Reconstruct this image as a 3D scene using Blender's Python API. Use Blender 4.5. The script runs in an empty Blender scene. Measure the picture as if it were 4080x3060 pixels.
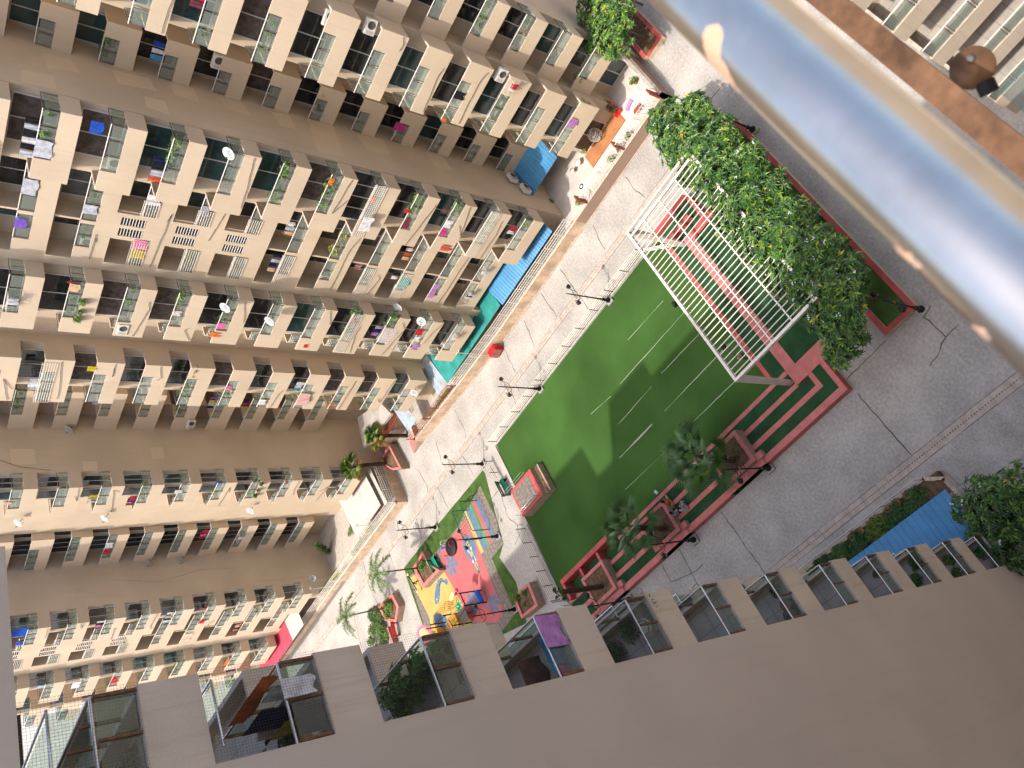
import bpy, math, random
from mathutils import Vector, Matrix
random.seed(7)
S = bpy.context.scene
COL = S.collection
H = 41.5                      # camera height above the courtyard, metres

# ------------------------------------------------------------------ camera
cam = bpy.data.cameras.new("camera"); cam.sensor_width = 36.0
cam.lens = 3214.74 / 4080 * 36.0; cam.clip_start = 0.02; cam.clip_end = 1500
cam.dof.use_dof = True; cam.dof.focus_distance = 45; cam.dof.aperture_fstop = 11
co = bpy.data.objects.new("camera", cam); COL.objects.link(co)
R_ = [[-0.396396, -0.7446583, 0.5369863], [-0.4956747, 0.6659164, 0.55755], [-0.7727722, -0.0451599, -0.6330749]]
co.matrix_world = Matrix([[R_[0][0], -R_[0][1], -R_[0][2], 0], [R_[1][0], -R_[1][1], -R_[1][2], 0], [R_[2][0], -R_[2][1], -R_[2][2], H], [0, 0, 0, 1]])
S.camera = co

# ------------------------------------------------------------------ sky, sun, exposure
SUN_EL = math.radians(62); LDX, LDY = 0.83, -0.558     # horizontal direction the light travels
w = bpy.data.worlds.new("World"); S.world = w; w.use_nodes = True
nt = w.node_tree; nt.nodes.clear()
sk = nt.nodes.new('ShaderNodeTexSky'); sk.sky_type = 'NISHITA'; sk.sun_disc = False
sk.sun_elevation = SUN_EL; sk.sun_rotation = math.atan2(-LDX, -LDY); sk.dust_density = 5.0; sk.air_density = 1.0; sk.ozone_density = 1.0
bg = nt.nodes.new('ShaderNodeBackground'); bg.inputs[1].default_value = 0.15
ou = nt.nodes.new('ShaderNodeOutputWorld'); nt.links.new(sk.outputs[0], bg.inputs[0]); nt.links.new(bg.outputs[0], ou.inputs[0])
sl = bpy.data.lights.new("sun", 'SUN'); sl.energy = 2.0; sl.angle = math.radians(0.55); sl.color = (1, 0.93, 0.82)
so = bpy.data.objects.new("sun", sl); COL.objects.link(so)
ld = Vector((LDX * math.cos(SUN_EL), LDY * math.cos(SUN_EL), -math.sin(SUN_EL)))
so.rotation_euler = ld.to_track_quat('-Z', 'Y').to_euler(); so.location = (-20, 20, 90)
S.view_settings.view_transform = 'Standard'; S.view_settings.look = 'None'; S.view_settings.gamma = 1; S.view_settings.exposure = 1.15
S.cycles.max_bounces = 6; S.cycles.transparent_max_bounces = 12; S.cycles.caustics_reflective = False; S.cycles.caustics_refractive = False

# ------------------------------------------------------------------ materials
M = {}
def srgb(r, g, b): return tuple(((c / 255) / 12.92 if c <= 10 else ((c / 255 + .055) / 1.055) ** 2.4) for c in (r, g, b))
def mat(name, col, rough=0.8, metal=0.0, var=0.12, scale=1.5, spec=0.3, bump=0.0, col2=None, scale2=25.0, fac2=0.5, coord='Object'):
    m = bpy.data.materials.new(name); m.use_nodes = True; t = m.node_tree; N = t.nodes
    b = N['Principled BSDF']; b.inputs['Roughness'].default_value = rough; b.inputs['Metallic'].default_value = metal
    b.inputs['Specular IOR Level'].default_value = spec
    tc = N.new('ShaderNodeNewGeometry')
    n1 = N.new('ShaderNodeTexNoise'); n1.inputs['Scale'].default_value = scale; n1.inputs['Detail'].default_value = 6
    t.links.new(tc.outputs['Position'], n1.inputs['Vector'])
    n2 = N.new('ShaderNodeTexNoise'); n2.inputs['Scale'].default_value = scale2; n2.inputs['Detail'].default_value = 3
    t.links.new(tc.outputs['Position'], n2.inputs['Vector'])
    mx = N.new('ShaderNodeMath'); mx.operation = 'MULTIPLY_ADD'; mx.inputs[1].default_value = fac2
    t.links.new(n2.outputs[0], mx.inputs[0]); t.links.new(n1.outputs[0], mx.inputs[2])
    cr = N.new('ShaderNodeValToRGB')
    nm_ = N.new('ShaderNodeMath'); nm_.operation = 'MULTIPLY'; nm_.inputs[1].default_value = 1 / (1 + fac2); t.links.new(mx.outputs[0], nm_.inputs[0])
    lo, hi = 0.37, 0.62
    cr.color_ramp.elements[0].position = min(lo, .95); cr.color_ramp.elements[1].position = min(hi, 1)
    d = tuple(max(0, c * (1 - var)) for c in col) if col2 is None else col2
    cr.color_ramp.elements[0].color = (*d, 1); cr.color_ramp.elements[1].color = (*tuple(min(1, c * (1 + var * .6)) for c in col), 1)
    t.links.new(nm_.outputs[0], cr.inputs[0]); t.links.new(cr.outputs[0], b.inputs['Base Color'])
    if bump:
        bp = N.new('ShaderNodeBump'); bp.inputs['Strength'].default_value = bump; bp.inputs['Distance'].default_value = 0.02
        t.links.new(mx.outputs[0], bp.inputs['Height']); t.links.new(bp.outputs[0], b.inputs['Normal'])
    M[name] = m; return m
def streaks(m, dark, amount=0.35, sx=3.0):
    """vertical rain streaks and grime on a painted wall"""
    t = m.node_tree; N = t.nodes; b = N['Principled BSDF']; src = b.inputs['Base Color'].links[0].from_socket
    g = N.new('ShaderNodeNewGeometry'); mp = N.new('ShaderNodeMapping'); mp.inputs['Scale'].default_value = (sx, sx, 0.18)
    t.links.new(g.outputs['Position'], mp.inputs['Vector'])
    n = N.new('ShaderNodeTexNoise'); n.inputs['Scale'].default_value = 1.6; n.inputs['Detail'].default_value = 8; n.inputs['Roughness'].default_value = .65
    t.links.new(mp.outputs[0], n.inputs['Vector'])
    r = N.new('ShaderNodeValToRGB'); r.color_ramp.elements[0].position = 0.52; r.color_ramp.elements[1].position = 0.78
    r.color_ramp.elements[0].color = (0, 0, 0, 1); r.color_ramp.elements[1].color = (amount, amount, amount, 1)
    t.links.new(n.outputs[0], r.inputs[0])
    mx = N.new('ShaderNodeMix'); mx.data_type = 'RGBA'; mx.inputs['B'].default_value = (*dark, 1)
    t.links.new(r.outputs[0], mx.inputs['Factor']); t.links.new(src, mx.inputs['A']); t.links.new(mx.outputs['Result'], b.inputs['Base Color'])
mat('cream', (0.56, 0.455, 0.335), .85, var=.09, scale=.35, bump=.15); streaks(M['cream'], (0.36, 0.27, 0.19), .28)
mat('tan', (0.58, 0.475, 0.355), .9, var=.10, scale=.25, bump=.15, scale2=60, fac2=.25)
streaks(M['tan'], (0.44, 0.35, 0.25), .3, 1.2)
mat('repaint', (0.66, 0.535, 0.39), .9, var=.05, scale=.5)
mat('near_paint', (0.53, 0.455, 0.375), .9, var=.07, scale=.3, bump=.25, scale2=90, fac2=.5); streaks(M['near_paint'], (0.42, 0.35, 0.28), .3, 2)
mat('near_fascia', (0.55, 0.465, 0.37), .9, var=.10, scale=.8, bump=.2); streaks(M['near_fascia'], (0.32, 0.24, 0.17), .45, 4)
mat('ledge', (0.50, 0.42, 0.35), .9, var=.25, scale=4)
mat('concrete', (0.36, 0.34, 0.315), .9, var=.26, scale=.4, bump=.3, scale2=6, fac2=.9)
mat('concrete_old', (0.35, 0.33, 0.315), .9, var=.28, scale=.8, bump=.3, scale2=9, fac2=.8)
mat('drain_slab', (0.40, 0.345, 0.30), .9, var=.2, scale=2.5, scale2=15)
mat('crack', (0.10, 0.085, 0.07), .95, var=.3, scale=5)
mat('turf', (0.042, 0.098, 0.022), .95, var=.34, scale=.16, spec=.1, bump=.5, scale2=60, fac2=.35)
mat('turf_step', (0.024, 0.075, 0.030), .95, var=.3, scale=1, spec=.1, bump=.5, scale2=80, fac2=.5)
mat('turf_seam', (0.36, 0.40, 0.30), .9, var=.2, scale=4)
mat('lawn', (0.055, 0.105, 0.025), .95, var=.35, scale=1.2, spec=.1, bump=.5, scale2=60)
mat('red_paint', (0.46, 0.085, 0.08), .6, var=.22, scale=1.5, scale2=20)
mat('red_paint_pale', (0.52, 0.17, 0.16), .7, var=.2, scale=2)
mat('stone_clad', (0.36, 0.26, 0.20), .85, var=.25, scale=3)
mat('soil', (0.13, 0.08, 0.045), .95, var=.5, scale=4)
mat('white_metal', (0.72, 0.67, 0.60), .45, var=.10, scale=3, spec=.5)
mat('steel', (0.62, 0.62, 0.62), .22, 1.0, var=.12, scale=5)
mat('white_frame', (0.62, 0.60, 0.57), .5, var=.08, scale=3)
mat('dark_metal', (0.018, 0.018, 0.02), .45, 0.3, var=.3, scale=8)
mat('brown_metal', (0.20, 0.105, 0.055), .5, .4, var=.5, scale=14, scale2=60)
mat('rust_grey', (0.17, 0.15, 0.13), .7, .3, var=.4, scale=10)
mat('window', (0.03, 0.032, 0.034), .06, var=.5, scale=.9, spec=.7)
mat('window_teal', (0.035, 0.075, 0.075), .08, var=.5, scale=.8, spec=.7)
mat('curtain_inside', (0.13, 0.10, 0.085), .9, var=.5, scale=3)
mat('floor_tile', (0.42, 0.38, 0.34), .45, var=.15, scale=2)
mat('marble', (0.52, 0.49, 0.46), .35, var=.14, scale=.9)
mat('wood_deck', (0.46, 0.20, 0.085), .6, var=.25, scale=1.2, scale2=12)
mat('wood_red', (0.26, 0.055, 0.03), .6, var=.3, scale=4)
mat('blue_roof', (0.06, 0.23, 0.44), .45, var=.18, scale=.9, scale2=9)
mat('blue_roof_old', (0.25, 0.40, 0.56), .6, var=.4, scale=1.5, scale2=14, col2=(0.30, 0.25, 0.22))
mat('teal_roof', (0.03, 0.24, 0.22), .4, var=.3, scale=1.5, scale2=30, fac2=.9)
mat('white_roof', (0.46, 0.45, 0.42), .5, var=.10, scale=1)
mat('red_roof', (0.46, 0.05, 0.085), .5, var=.15, scale=1)
mat('terracotta', (0.36, 0.14, 0.07), .8, var=.2, scale=9)
mat('white_pot', (0.6, 0.58, 0.55), .6, var=.1, scale=9)
mat('bark', (0.15, 0.11, 0.08), .95, var=.4, scale=9, bump=.5)
mat('leaf_dark', (0.032, 0.092, 0.020), .42, var=.45, scale=2.4, spec=.5, scale2=9)
mat('leaf_mid', (0.065, 0.155, 0.028), .45, var=.4, scale=2.4, spec=.5, scale2=9)
mat('leaf_light', (0.17, 0.27, 0.035), .5, var=.35, scale=2.4, spec=.4)
mat('leaf_yellow', (0.42, 0.34, 0.04), .5, var=.3, scale=3)
mat('fan_leaf', (0.11, 0.21, 0.085), .35, var=.35, scale=3, spec=.5)
mat('feather_leaf', (0.075, 0.125, 0.04), .5, var=.4, scale=3, spec=.4)
mat('dry_leaf', (0.36, 0.20, 0.08), .8, var=.4, scale=5)
mat('palm_bark', (0.085, 0.055, 0.038), .95, var=.5, scale=14, bump=.8)
mat('rubber_red', (0.44, 0.115, 0.12), .85, var=.12, scale=.9, scale2=40)
mat('rubber_yellow', (0.47, 0.33, 0.11), .85, var=.12, scale=.9, scale2=40)
mat('rubber_blue', (0.10, 0.17, 0.26), .85, var=.15, scale=2, scale2=40)
mat('rubber_green', (0.09, 0.25, 0.12), .85, var=.12, scale=2, scale2=40)
mat('paver', (0.20, 0.17, 0.15), .9, var=.35, scale=4, scale2=20)
mat('play_green', (0.01, 0.32, 0.18), .35, var=.1)
mat('play_red', (0.62, 0.02, 0.025), .35, var=.1)
mat('play_blue', (0.01, 0.13, 0.62), .35, var=.1)
mat('play_yellow', (0.68, 0.36, 0.03), .4, var=.12)
mat('play_cream', (0.74, 0.56, 0.28), .4, var=.08)
mat('play_pink', (0.78, 0.10, 0.22), .4, var=.12)
mat('bench_green', (0.0, 0.10, 0.06), .45, var=.25, scale=6)
mat('ac_white', (0.60, 0.58, 0.54), .5, var=.10, scale=6)
mat('black', (0.012, 0.012, 0.012), .6, var=.3)
mat('dish', (0.40, 0.40, 0.39), .45, var=.10, scale=5)
mat('dish_blue', (0.12, 0.27, 0.45), .5, var=.1)
mat('skin', (0.30, 0.16, 0.10), .6, var=.08)
mat('hair', (0.012, 0.010, 0.009), .6, var=.3)
mat('net', (0.10, 0.09, 0.08), .8, var=.3)
mat('lamp_glass', (0.62, 0.60, 0.52), .25, var=.06)
mat('brass', (0.55, 0.33, 0.05), .4, .6, var=.15)
for nm, c in dict(cl_white=(0.66, 0.65, 0.66), cl_silver=(0.45, 0.47, 0.52), cl_black=(0.018, 0.018, 0.022), cl_navy=(0.015, 0.02, 0.08), cl_blue=(0.02, 0.08, 0.42), cl_sky=(0.10, 0.30, 0.50),
                  cl_red=(0.50, 0.025, 0.035), cl_pink=(0.66, 0.15, 0.33), cl_magenta=(0.48, 0.045, 0.22), cl_orange=(0.68, 0.17, 0.03), cl_rust=(0.50, 0.10, 0.05), cl_yellow=(0.50, 0.38, 0.03), cl_violet=(0.17, 0.10, 0.45),
                  cl_lilac=(0.42, 0.20, 0.45), cl_brown=(0.16, 0.09, 0.07), cl_teal=(0.03, 0.33, 0.33), cl_peach=(0.62, 0.40, 0.25), cl_maroon=(0.16, 0.04, 0.06)).items():
    mat(nm, c, .9, var=.3, scale=5, spec=.1)
def stripes(name, c1, c2, scale, axis='Z', duty=.5):
    m = mat(name, c1, .9, var=.0); t = m.node_tree; N = t.nodes; b = N['Principled BSDF']
    g = N.new('ShaderNodeNewGeometry'); sp = N.new('ShaderNodeSeparateXYZ'); t.links.new(g.outputs['Position'], sp.inputs[0])
    a = N.new('ShaderNodeMath'); a.operation = 'MULTIPLY'; a.inputs[1].default_value = scale; t.links.new(sp.outputs[axis], a.inputs[0])
    f = N.new('ShaderNodeMath'); f.operation = 'FRACT'; t.links.new(a.outputs[0], f.inputs[0])
    c = N.new('ShaderNodeMath'); c.operation = 'GREATER_THAN'; c.inputs[1].default_value = duty; t.links.new(f.outputs[0], c.inputs[0])
    mx = N.new('ShaderNodeMix'); mx.data_type = 'RGBA'; mx.inputs['A'].default_value = (*c1, 1); mx.inputs['B'].default_value = (*c2, 1)
    t.links.new(c.outputs[0], mx.inputs['Factor']); t.links.new(mx.outputs['Result'], b.inputs['Base Color'])
stripes('cl_stripe', (0.66, 0.60, 0.55), (0.50, 0.06, 0.08), 7, 'Y', .5)
stripes('cl_check', (0.55, 0.56, 0.60), (0.03, 0.04, 0.12), 12, 'Z', .5)
def glassmat(name, tint, glossy=0.12, haze=0.10, hz=(0.35, 0.42, 0.38)):
    m = bpy.data.materials.new(name); m.use_nodes = True; t = m.node_tree; N = t.nodes; N.remove(N['Principled BSDF'])
    tr = N.new('ShaderNodeBsdfTransparent'); tr.inputs[0].default_value = (*tint, 1)
    gl = N.new('ShaderNodeBsdfGlossy'); gl.inputs['Roughness'].default_value = .05
    df = N.new('ShaderNodeBsdfDiffuse'); df.inputs[0].default_value = (*hz, 1)
    a = N.new('ShaderNodeMixShader'); b = N.new('ShaderNodeMixShader'); a.inputs[0].default_value = glossy; b.inputs[0].default_value = haze
    t.links.new(tr.outputs[0], a.inputs[1]); t.links.new(gl.outputs[0], a.inputs[2]); t.links.new(a.outputs[0], b.inputs[1]); t.links.new(df.outputs[0], b.inputs[2])
    t.links.new(b.outputs[0], N['Material Output'].inputs['Surface']); M[name] = m
glassmat('rail_glass', (0.80, 0.86, 0.82), .10, .17, (0.50, 0.56, 0.51))
glassmat('rail_glass_clear', (0.80, 0.87, 0.84), .06, .05)
# patterned surfaces
def tile_lines(m, size, width=.03, dark=(0.22, 0.2, 0.18), rot=0, sy=1.0, off=0.5):
    t = m.node_tree; N = t.nodes; b = N['Principled BSDF']; src = b.inputs['Base Color'].links[0].from_socket
    g = N.new('ShaderNodeNewGeometry'); br = N.new('ShaderNodeTexBrick'); br.offset = off; br.inputs['Scale'].default_value = 1.0
    mp = N.new('ShaderNodeMapping'); mp.inputs['Rotation'].default_value = (0, 0, rot); t.links.new(g.outputs['Position'], mp.inputs['Vector']); t.links.new(mp.outputs[0], br.inputs['Vector'])
    br.inputs['Brick Width'].default_value = size; br.inputs['Row Height'].default_value = size * sy; br.inputs['Mortar Size'].default_value = width; br.inputs['Mortar Smooth'].default_value = .3
    mx = N.new('ShaderNodeMix'); mx.data_type = 'RGBA'; mx.inputs['B'].default_value = (*dark, 1)
    t.links.new(br.outputs['Fac'], mx.inputs['Factor']); t.links.new(src, mx.inputs['A']); t.links.new(mx.outputs['Result'], b.inputs['Base Color'])
tile_lines(M['floor_tile'], .6, .012, off=0); tile_lines(M['marble'], .8, .012, (0.42, 0.38, 0.34), off=0)
tile_lines(M['paver'], .45, .02, (0.09, 0.08, 0.07)); tile_lines(M['wood_deck'], 1.8, .014, (0.20, 0.08, 0.03), math.radians(90), .08)
def voronoi_holes(name, col, hole, scale):
    m = mat(name, col, .8, var=.05); t = m.node_tree; N = t.nodes; b = N['Principled BSDF']
    g = N.new('ShaderNodeNewGeometry'); v = N.new('ShaderNodeTexVoronoi'); v.feature = 'DISTANCE_TO_EDGE'; v.inputs['Scale'].default_value = scale; t.links.new(g.outputs['Position'], v.inputs['Vector'])
    c = N.new('ShaderNodeMath'); c.operation = 'GREATER_THAN'; c.inputs[1].default_value = .16; t.links.new(v.outputs['Distance'], c.inputs[0])
    mx = N.new('ShaderNodeMix'); mx.data_type = 'RGBA'; mx.inputs['A'].default_value = (*col, 1); mx.inputs['B'].default_value = (*hole, 1)
    t.links.new(c.outputs[0], mx.inputs['Factor']); t.links.new(mx.outputs['Result'], b.inputs['Base Color'])
voronoi_holes('jaali', (0.62, 0.60, 0.56), (0.02, 0.02, 0.02), 9)
voronoi_holes('cl_floral', (0.62, 0.58, 0.55), (0.30, 0.20, 0.22), 12)
voronoi_holes('cl_dots', (0.66, 0.10, 0.30), (0.70, 0.35, 0.45), 14)
# handrail paint splashes
mt = mat('rail_tube', (0.74, 0.69, 0.62), .27, 1.0, var=.12, scale=30)
t = mt.node_tree; N = t.nodes; b = N['Principled BSDF']; g = N.new('ShaderNodeNewGeometry')
nz = N.new('ShaderNodeTexNoise'); nz.inputs['Scale'].default_value = 16; nz.inputs['Detail'].default_value = 4; t.links.new(g.outputs['Position'], nz.inputs['Vector'])
rp = N.new('ShaderNodeValToRGB'); rp.color_ramp.elements[0].position = .585; rp.color_ramp.elements[1].position = .60; t.links.new(nz.outputs[0], rp.inputs[0])
mx = N.new('ShaderNodeMix'); mx.data_type = 'RGBA'; mx.inputs['B'].default_value = (0.62, 0.36, 0.24, 1); t.links.new(rp.outputs[0], mx.inputs['Factor'])
t.links.new(b.inputs['Base Color'].links[0].from_socket, mx.inputs['A']); t.links.new(mx.outputs['Result'], b.inputs['Base Color'])
iv = N.new('ShaderNodeMath'); iv.operation = 'SUBTRACT'; iv.inputs[0].default_value = 1; t.links.new(rp.outputs[0], iv.inputs[1]); t.links.new(iv.outputs[0], b.inputs['Metallic'])

# ------------------------------------------------------------------ mesh helper
class MB:
    def __init__(s): s.v = []; s.f = []; s.m = []; s.mats = []; s.sm = []
    def mi(s, m):
        if m not in s.mats: s.mats.append(m)
        return s.mats.index(m)
    def face(s, pts, m, smooth=False):
        i = len(s.v); s.v += [tuple(p) for p in pts]; s.f.append(tuple(range(i, i + len(pts)))); s.m.append(s.mi(m)); s.sm.append(smooth); return s
    def raw(s, v, f, m, smooth=False):
        i = len(s.v); s.v += [tuple(p) for p in v]; k = s.mi(m)
        for q in f: s.f.append(tuple(i + a for a in q)); s.m.append(k); s.sm.append(smooth)
        return s
    def box(s, x0, x1, y0, y1, z0, z1, m, my=None, top=None):
        if x0 > x1: x0, x1 = x1, x0
        if y0 > y1: y0, y1 = y1, y0
        V = [(x0, y0, z0), (x1, y0, z0), (x1, y1, z0), (x0, y1, z0), (x0, y0, z1), (x1, y0, z1), (x1, y1, z1), (x0, y1, z1)]
        s.raw(V, [(0, 3, 7, 4), (1, 5, 6, 2)], m); i = len(s.v) - 8
        for q in [(0, 4, 5, 1), (3, 2, 6, 7)]: s.f.append(tuple(i + a - 0 for a in q)); s.m.append(s.mi(my or m)); s.sm.append(False)
        s.f.append((i, i + 1, i + 2, i + 3)); s.m.append(s.mi(m)); s.sm.append(False)
        s.f.append((i + 4, i + 7, i + 6, i + 5)); s.m.append(s.mi(top or m)); s.sm.append(False)
        return s
    def tube(s, pts, r, m, n=6, r2=None, smooth=True, cap=True):
        pts = [Vector(p) for p in pts]; rings = []; L = len(pts)
        up = Vector((0, 0, 1))
        for i, p in enumerate(pts):
            d = (pts[min(i + 1, L - 1)] - pts[max(i - 1, 0)]).normalized()
            a = d.cross(up) if abs(d.dot(up)) < .95 else d.cross(Vector((1, 0, 0))); a.normalize(); b = d.cross(a)
            rr = r if r2 is None else r + (r2 - r) * i / (L - 1)
            rings.append([p + (a * math.cos(2 * math.pi * k / n) + b * math.sin(2 * math.pi * k / n)) * rr for k in range(n)])
        v = [q for rg in rings for q in rg]
        f = [(i * n + k, i * n + (k + 1) % n, (i + 1) * n + (k + 1) % n, (i + 1) * n + k) for i in range(L - 1) for k in range(n)]
        s.raw(v, f, m, smooth)
        if cap: s.raw(rings[0], [tuple(range(n))], m); s.raw(rings[-1], [tuple(range(n))], m)
        return s
    def lathe(s, c, prof, m, n=14, axis=(0, 0, 1), smooth=True):
        ax = Vector(axis).normalized(); a = ax.orthogonal().normalized(); b = ax.cross(a); c = Vector(c)
        v = [c + ax * h + (a * math.cos(2 * math.pi * k / n) + b * math.sin(2 * math.pi * k / n)) * r for r, h in prof for k in range(n)]
        f = [(i * n + k, i * n + (k + 1) % n, (i + 1) * n + (k + 1) % n, (i + 1) * n + k) for i in range(len(prof) - 1) for k in range(n)]
        return s.raw(v, f, m, smooth)
    def poly(s, pts, z0, z1, m, side=None):
        n = len(pts); s.face([(p[0], p[1], z1) for p in pts], m)
        if z1 != z0:
            for i in range(n):
                a, b = pts[i], pts[(i + 1) % n]; s.face([(a[0], a[1], z0), (b[0], b[1], z0), (b[0], b[1], z1), (a[0], a[1], z1)], side or m)
        return s
    def build(s, name, parent=None, loc=None):
        me = bpy.data.meshes.new(name); me.from_pydata(s.v, [], s.f)
        for m in s.mats: me.materials.append(M[m] if isinstance(m, str) else m)
        me.polygons.foreach_set('material_index', s.m); me.polygons.foreach_set('use_smooth', s.sm); me.update()
        o = bpy.data.objects.new(name, me); COL.objects.link(o)
        if parent is not None: o.parent = parent
        if loc: o.location = loc
        return o
def tag(o, label, cat, group=None):
    o['label'] = label; o['category'] = cat
    if group: o['group'] = group
    return o
def empty(name, label, cat, loc=(0, 0, 0), rz=0, group=None):
    o = bpy.data.objects.new(name, None); o.empty_display_size = .3; COL.objects.link(o); o.location = loc; o.rotation_euler = (0, 0, rz)
    return tag(o, label, cat, group)
def kids(o): return [c for c in bpy.data.objects if c.parent == o]
def dup(root, loc, rz, label, group=None):
    r = root.copy(); COL.objects.link(r); r.location = loc; r.rotation_euler = (0, 0, rz); r['label'] = label
    if group: r['group'] = group
    for ch in root.children:
        c = ch.copy(); COL.objects.link(c); c.parent = r
        for g in ch.children:
            d = g.copy(); COL.objects.link(d); d.parent = c
    return r
def struct(mb, name): o = mb.build(name); o['kind'] = 'structure'; return o
def soff(k): return H - 5.11 - 3 * k          # height of the underside of fascia k on the facing blocks
ORD = ['ground', 'first', 'second', 'third', 'fourth', 'fifth', 'sixth', 'seventh', 'eighth', 'ninth', 'tenth', 'eleventh', 'twelfth', 'thirteenth', 'fourteenth']
def floor_of(k): return ORD[max(0, 12 - k)]
#SPLIT
# ------------------------------------------------------------------ balconies
def sheet(y0, y1, ztop, drop, x, m, amp=.05, nx=8, nz=5, bulge=0.0, axis='y'):
    """a hanging cloth, folded, with thickness"""
    b = MB(); ph = random.random() * 6
    for side in (0, .012):
        g = []
        for j in range(nz + 1):
            for i in range(nx + 1):
                u = i / nx; v = j / nz
                o = amp * math.sin(u * 9 + ph + v * 1.5) * (0.3 + v) + side - bulge * math.sin(v * 3.1)
                yy = y0 + (y1 - y0) * (u + .04 * math.sin(v * 4 + ph) * v); zz = ztop - drop * v * (1 + .06 * math.sin(u * 7 + ph))
                g.append((x + o, yy, zz) if axis == 'y' else (yy, x + o, zz))
        b.raw(g, [(j * (nx + 1) + i, j * (nx + 1) + i + 1, (j + 1) * (nx + 1) + i + 1, (j + 1) * (nx + 1) + i) for j in range(nz) for i in range(nx)], m, True)
    return b
RT = 1.70; SILL = .92
def balcony_proto(tower, X, y0, y1, segs, left, right, depth=1.52, win=None, grille=None, fm='cream', sm='tan', far='cream', window='window', wx=None):
    """one balcony at z = 0 (underside of its fascia): slab, fascia, glass, rails, the window behind"""
    b = MB(); T = .12
    b.box(X + T, X + depth, y0 + T, y1 - T, .50, .62, 'cream', top='floor_tile')
    for ya, yb, kind in segs:
        z1 = SILL if kind == 'glass' else RT
        b.box(X, X + T, ya, yb, 0, z1, fm, my=(sm if abs(ya - y0) < .01 or kind == 'solid' else fm), top='ledge')
    for y, kind, mm in ((y0, left, sm), (y1 - T, right, far)):
        if kind == 'none': continue
        z1 = SILL if kind == 'glass' else (3.0 if kind == 'wall' else RT)
        b.box(X + T, X + depth, y, y + T, 0, z1, fm, my=mm, top='ledge')
    o = b.build('balcony', tower)
    g = MB(); h = MB(); hasg = False; gs = []
    for ya, yb, kind in segs:
        if kind != 'glass': continue
        hasg = True; a = ya + (.06 if abs(ya - y0) < .01 and left == 'glass' else .02); c = yb - .03
        n = max(1, int(round((c - a) / .95)))
        for i in range(n):
            p = a + (c - a) * i / n + .03; q = a + (c - a) * (i + 1) / n - .03
            gs.append(MB().box(X + .05, X + .062, p, q, SILL + .04, 1.58, 'rail_glass'))
            for yy in (p + .02, q - .02): h.box(X + .04, X + .08, yy - .015, yy + .015, SILL, 1.64, 'rust_grey')
        h.tube([(X + .06, a - .02, 1.68), (X + .06, c, 1.68)], .03, 'white_frame')
    for y, kind in ((y0 + .06, left), (y1 - .06, right)):
        if kind == 'glass':
            hasg = True
            gs.append(MB().box(X + .14, X + depth - .06, y - .006, y + .006, SILL + .04, 1.58, 'rail_glass'))
            for xx in (X + .16, X + depth * .5, X + depth - .06): h.box(xx - .015, xx + .015, y - .02, y + .02, SILL, 1.62, 'rust_grey')
            h.tube([(X + .06, y, 1.68), (X + depth - .02, y, 1.68)], .024, 'rust_grey')
    for q_ in gs: q_.build('glass_panel', o)
    if hasg: h.build('handrail', o)
    if grille:
        r = MB(); ya, yb = grille[0], grille[1]
        for i in range(7): r.tube([(X - .05, ya, SILL + .05 + i * .14), (X - .05, yb, SILL + .05 + i * .14)], .014, 'white_metal', n=4)
        nn = int((yb - ya) / (.14 if grille[2] == 'grid' else .9))
        for i in range(nn + 1): yy = ya + (yb - ya) * i / nn; r.tube([(X - .05, yy, SILL), (X - .05, yy, SILL + .95)], .014, 'white_metal', n=4)
        r.build('grille', o)
    if win:
        Xb = (wx or X + depth) - .012
        for (ya, yb, za, zb, n) in win:
            f = MB(); p = MB(); F = .06
            f.box(Xb - .05, Xb, ya, yb, za, za + F, 'white_frame'); f.box(Xb - .05, Xb, ya, yb, zb - F, zb, 'white_frame')
            for i in range(n + 1):
                yy = ya + (yb - ya - F) * i / n; f.box(Xb - .048, Xb, yy, yy + F, za + F, zb - F, 'white_frame')
            fo = f.build('window_frame', o)
            for i in range(n):
                a = ya + (yb - ya - F) * i / n + F; c = ya + (yb - ya - F) * (i + 1) / n
                p.box(Xb - .022, Xb - .008, a, c, za + F, zb - F, window)
            p.build('window_pane', o)
    return o
def place(o, tower, k=None, z=None):
    o.location = (-tower.location.x, -tower.location.y, (soff(k) if z is None else z) - tower.location.z); return o
def stack(tower, ks, proto):
    """repeat one balcony with its own pieces up the tower"""
    place(proto, tower, ks[0])
    for k in ks[1:]:
        c = proto.copy(); COL.objects.link(c); c.parent = tower; place(c, tower, k)
        for g in proto.children:
            d = g.copy(); COL.objects.link(d); d.parent = c
            if g.name.startswith('window_pane'):
                q = wrnd.random(); mn = 'window_teal' if q < .25 else ('curtain_inside' if q < .4 else ('window_pale' if q < .5 else None))
                if mn:
                    key = (g.data.name, mn)
                    if key not in VAR: VAR[key] = g.data.copy(); VAR[key].materials[0] = M[mn]
                    d.data = VAR[key]
wrnd = random.Random(5); VAR = {}
mat('window_pale', (0.12, 0.125, 0.12), .15, var=.6, scale=1.1, spec=.6)
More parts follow.
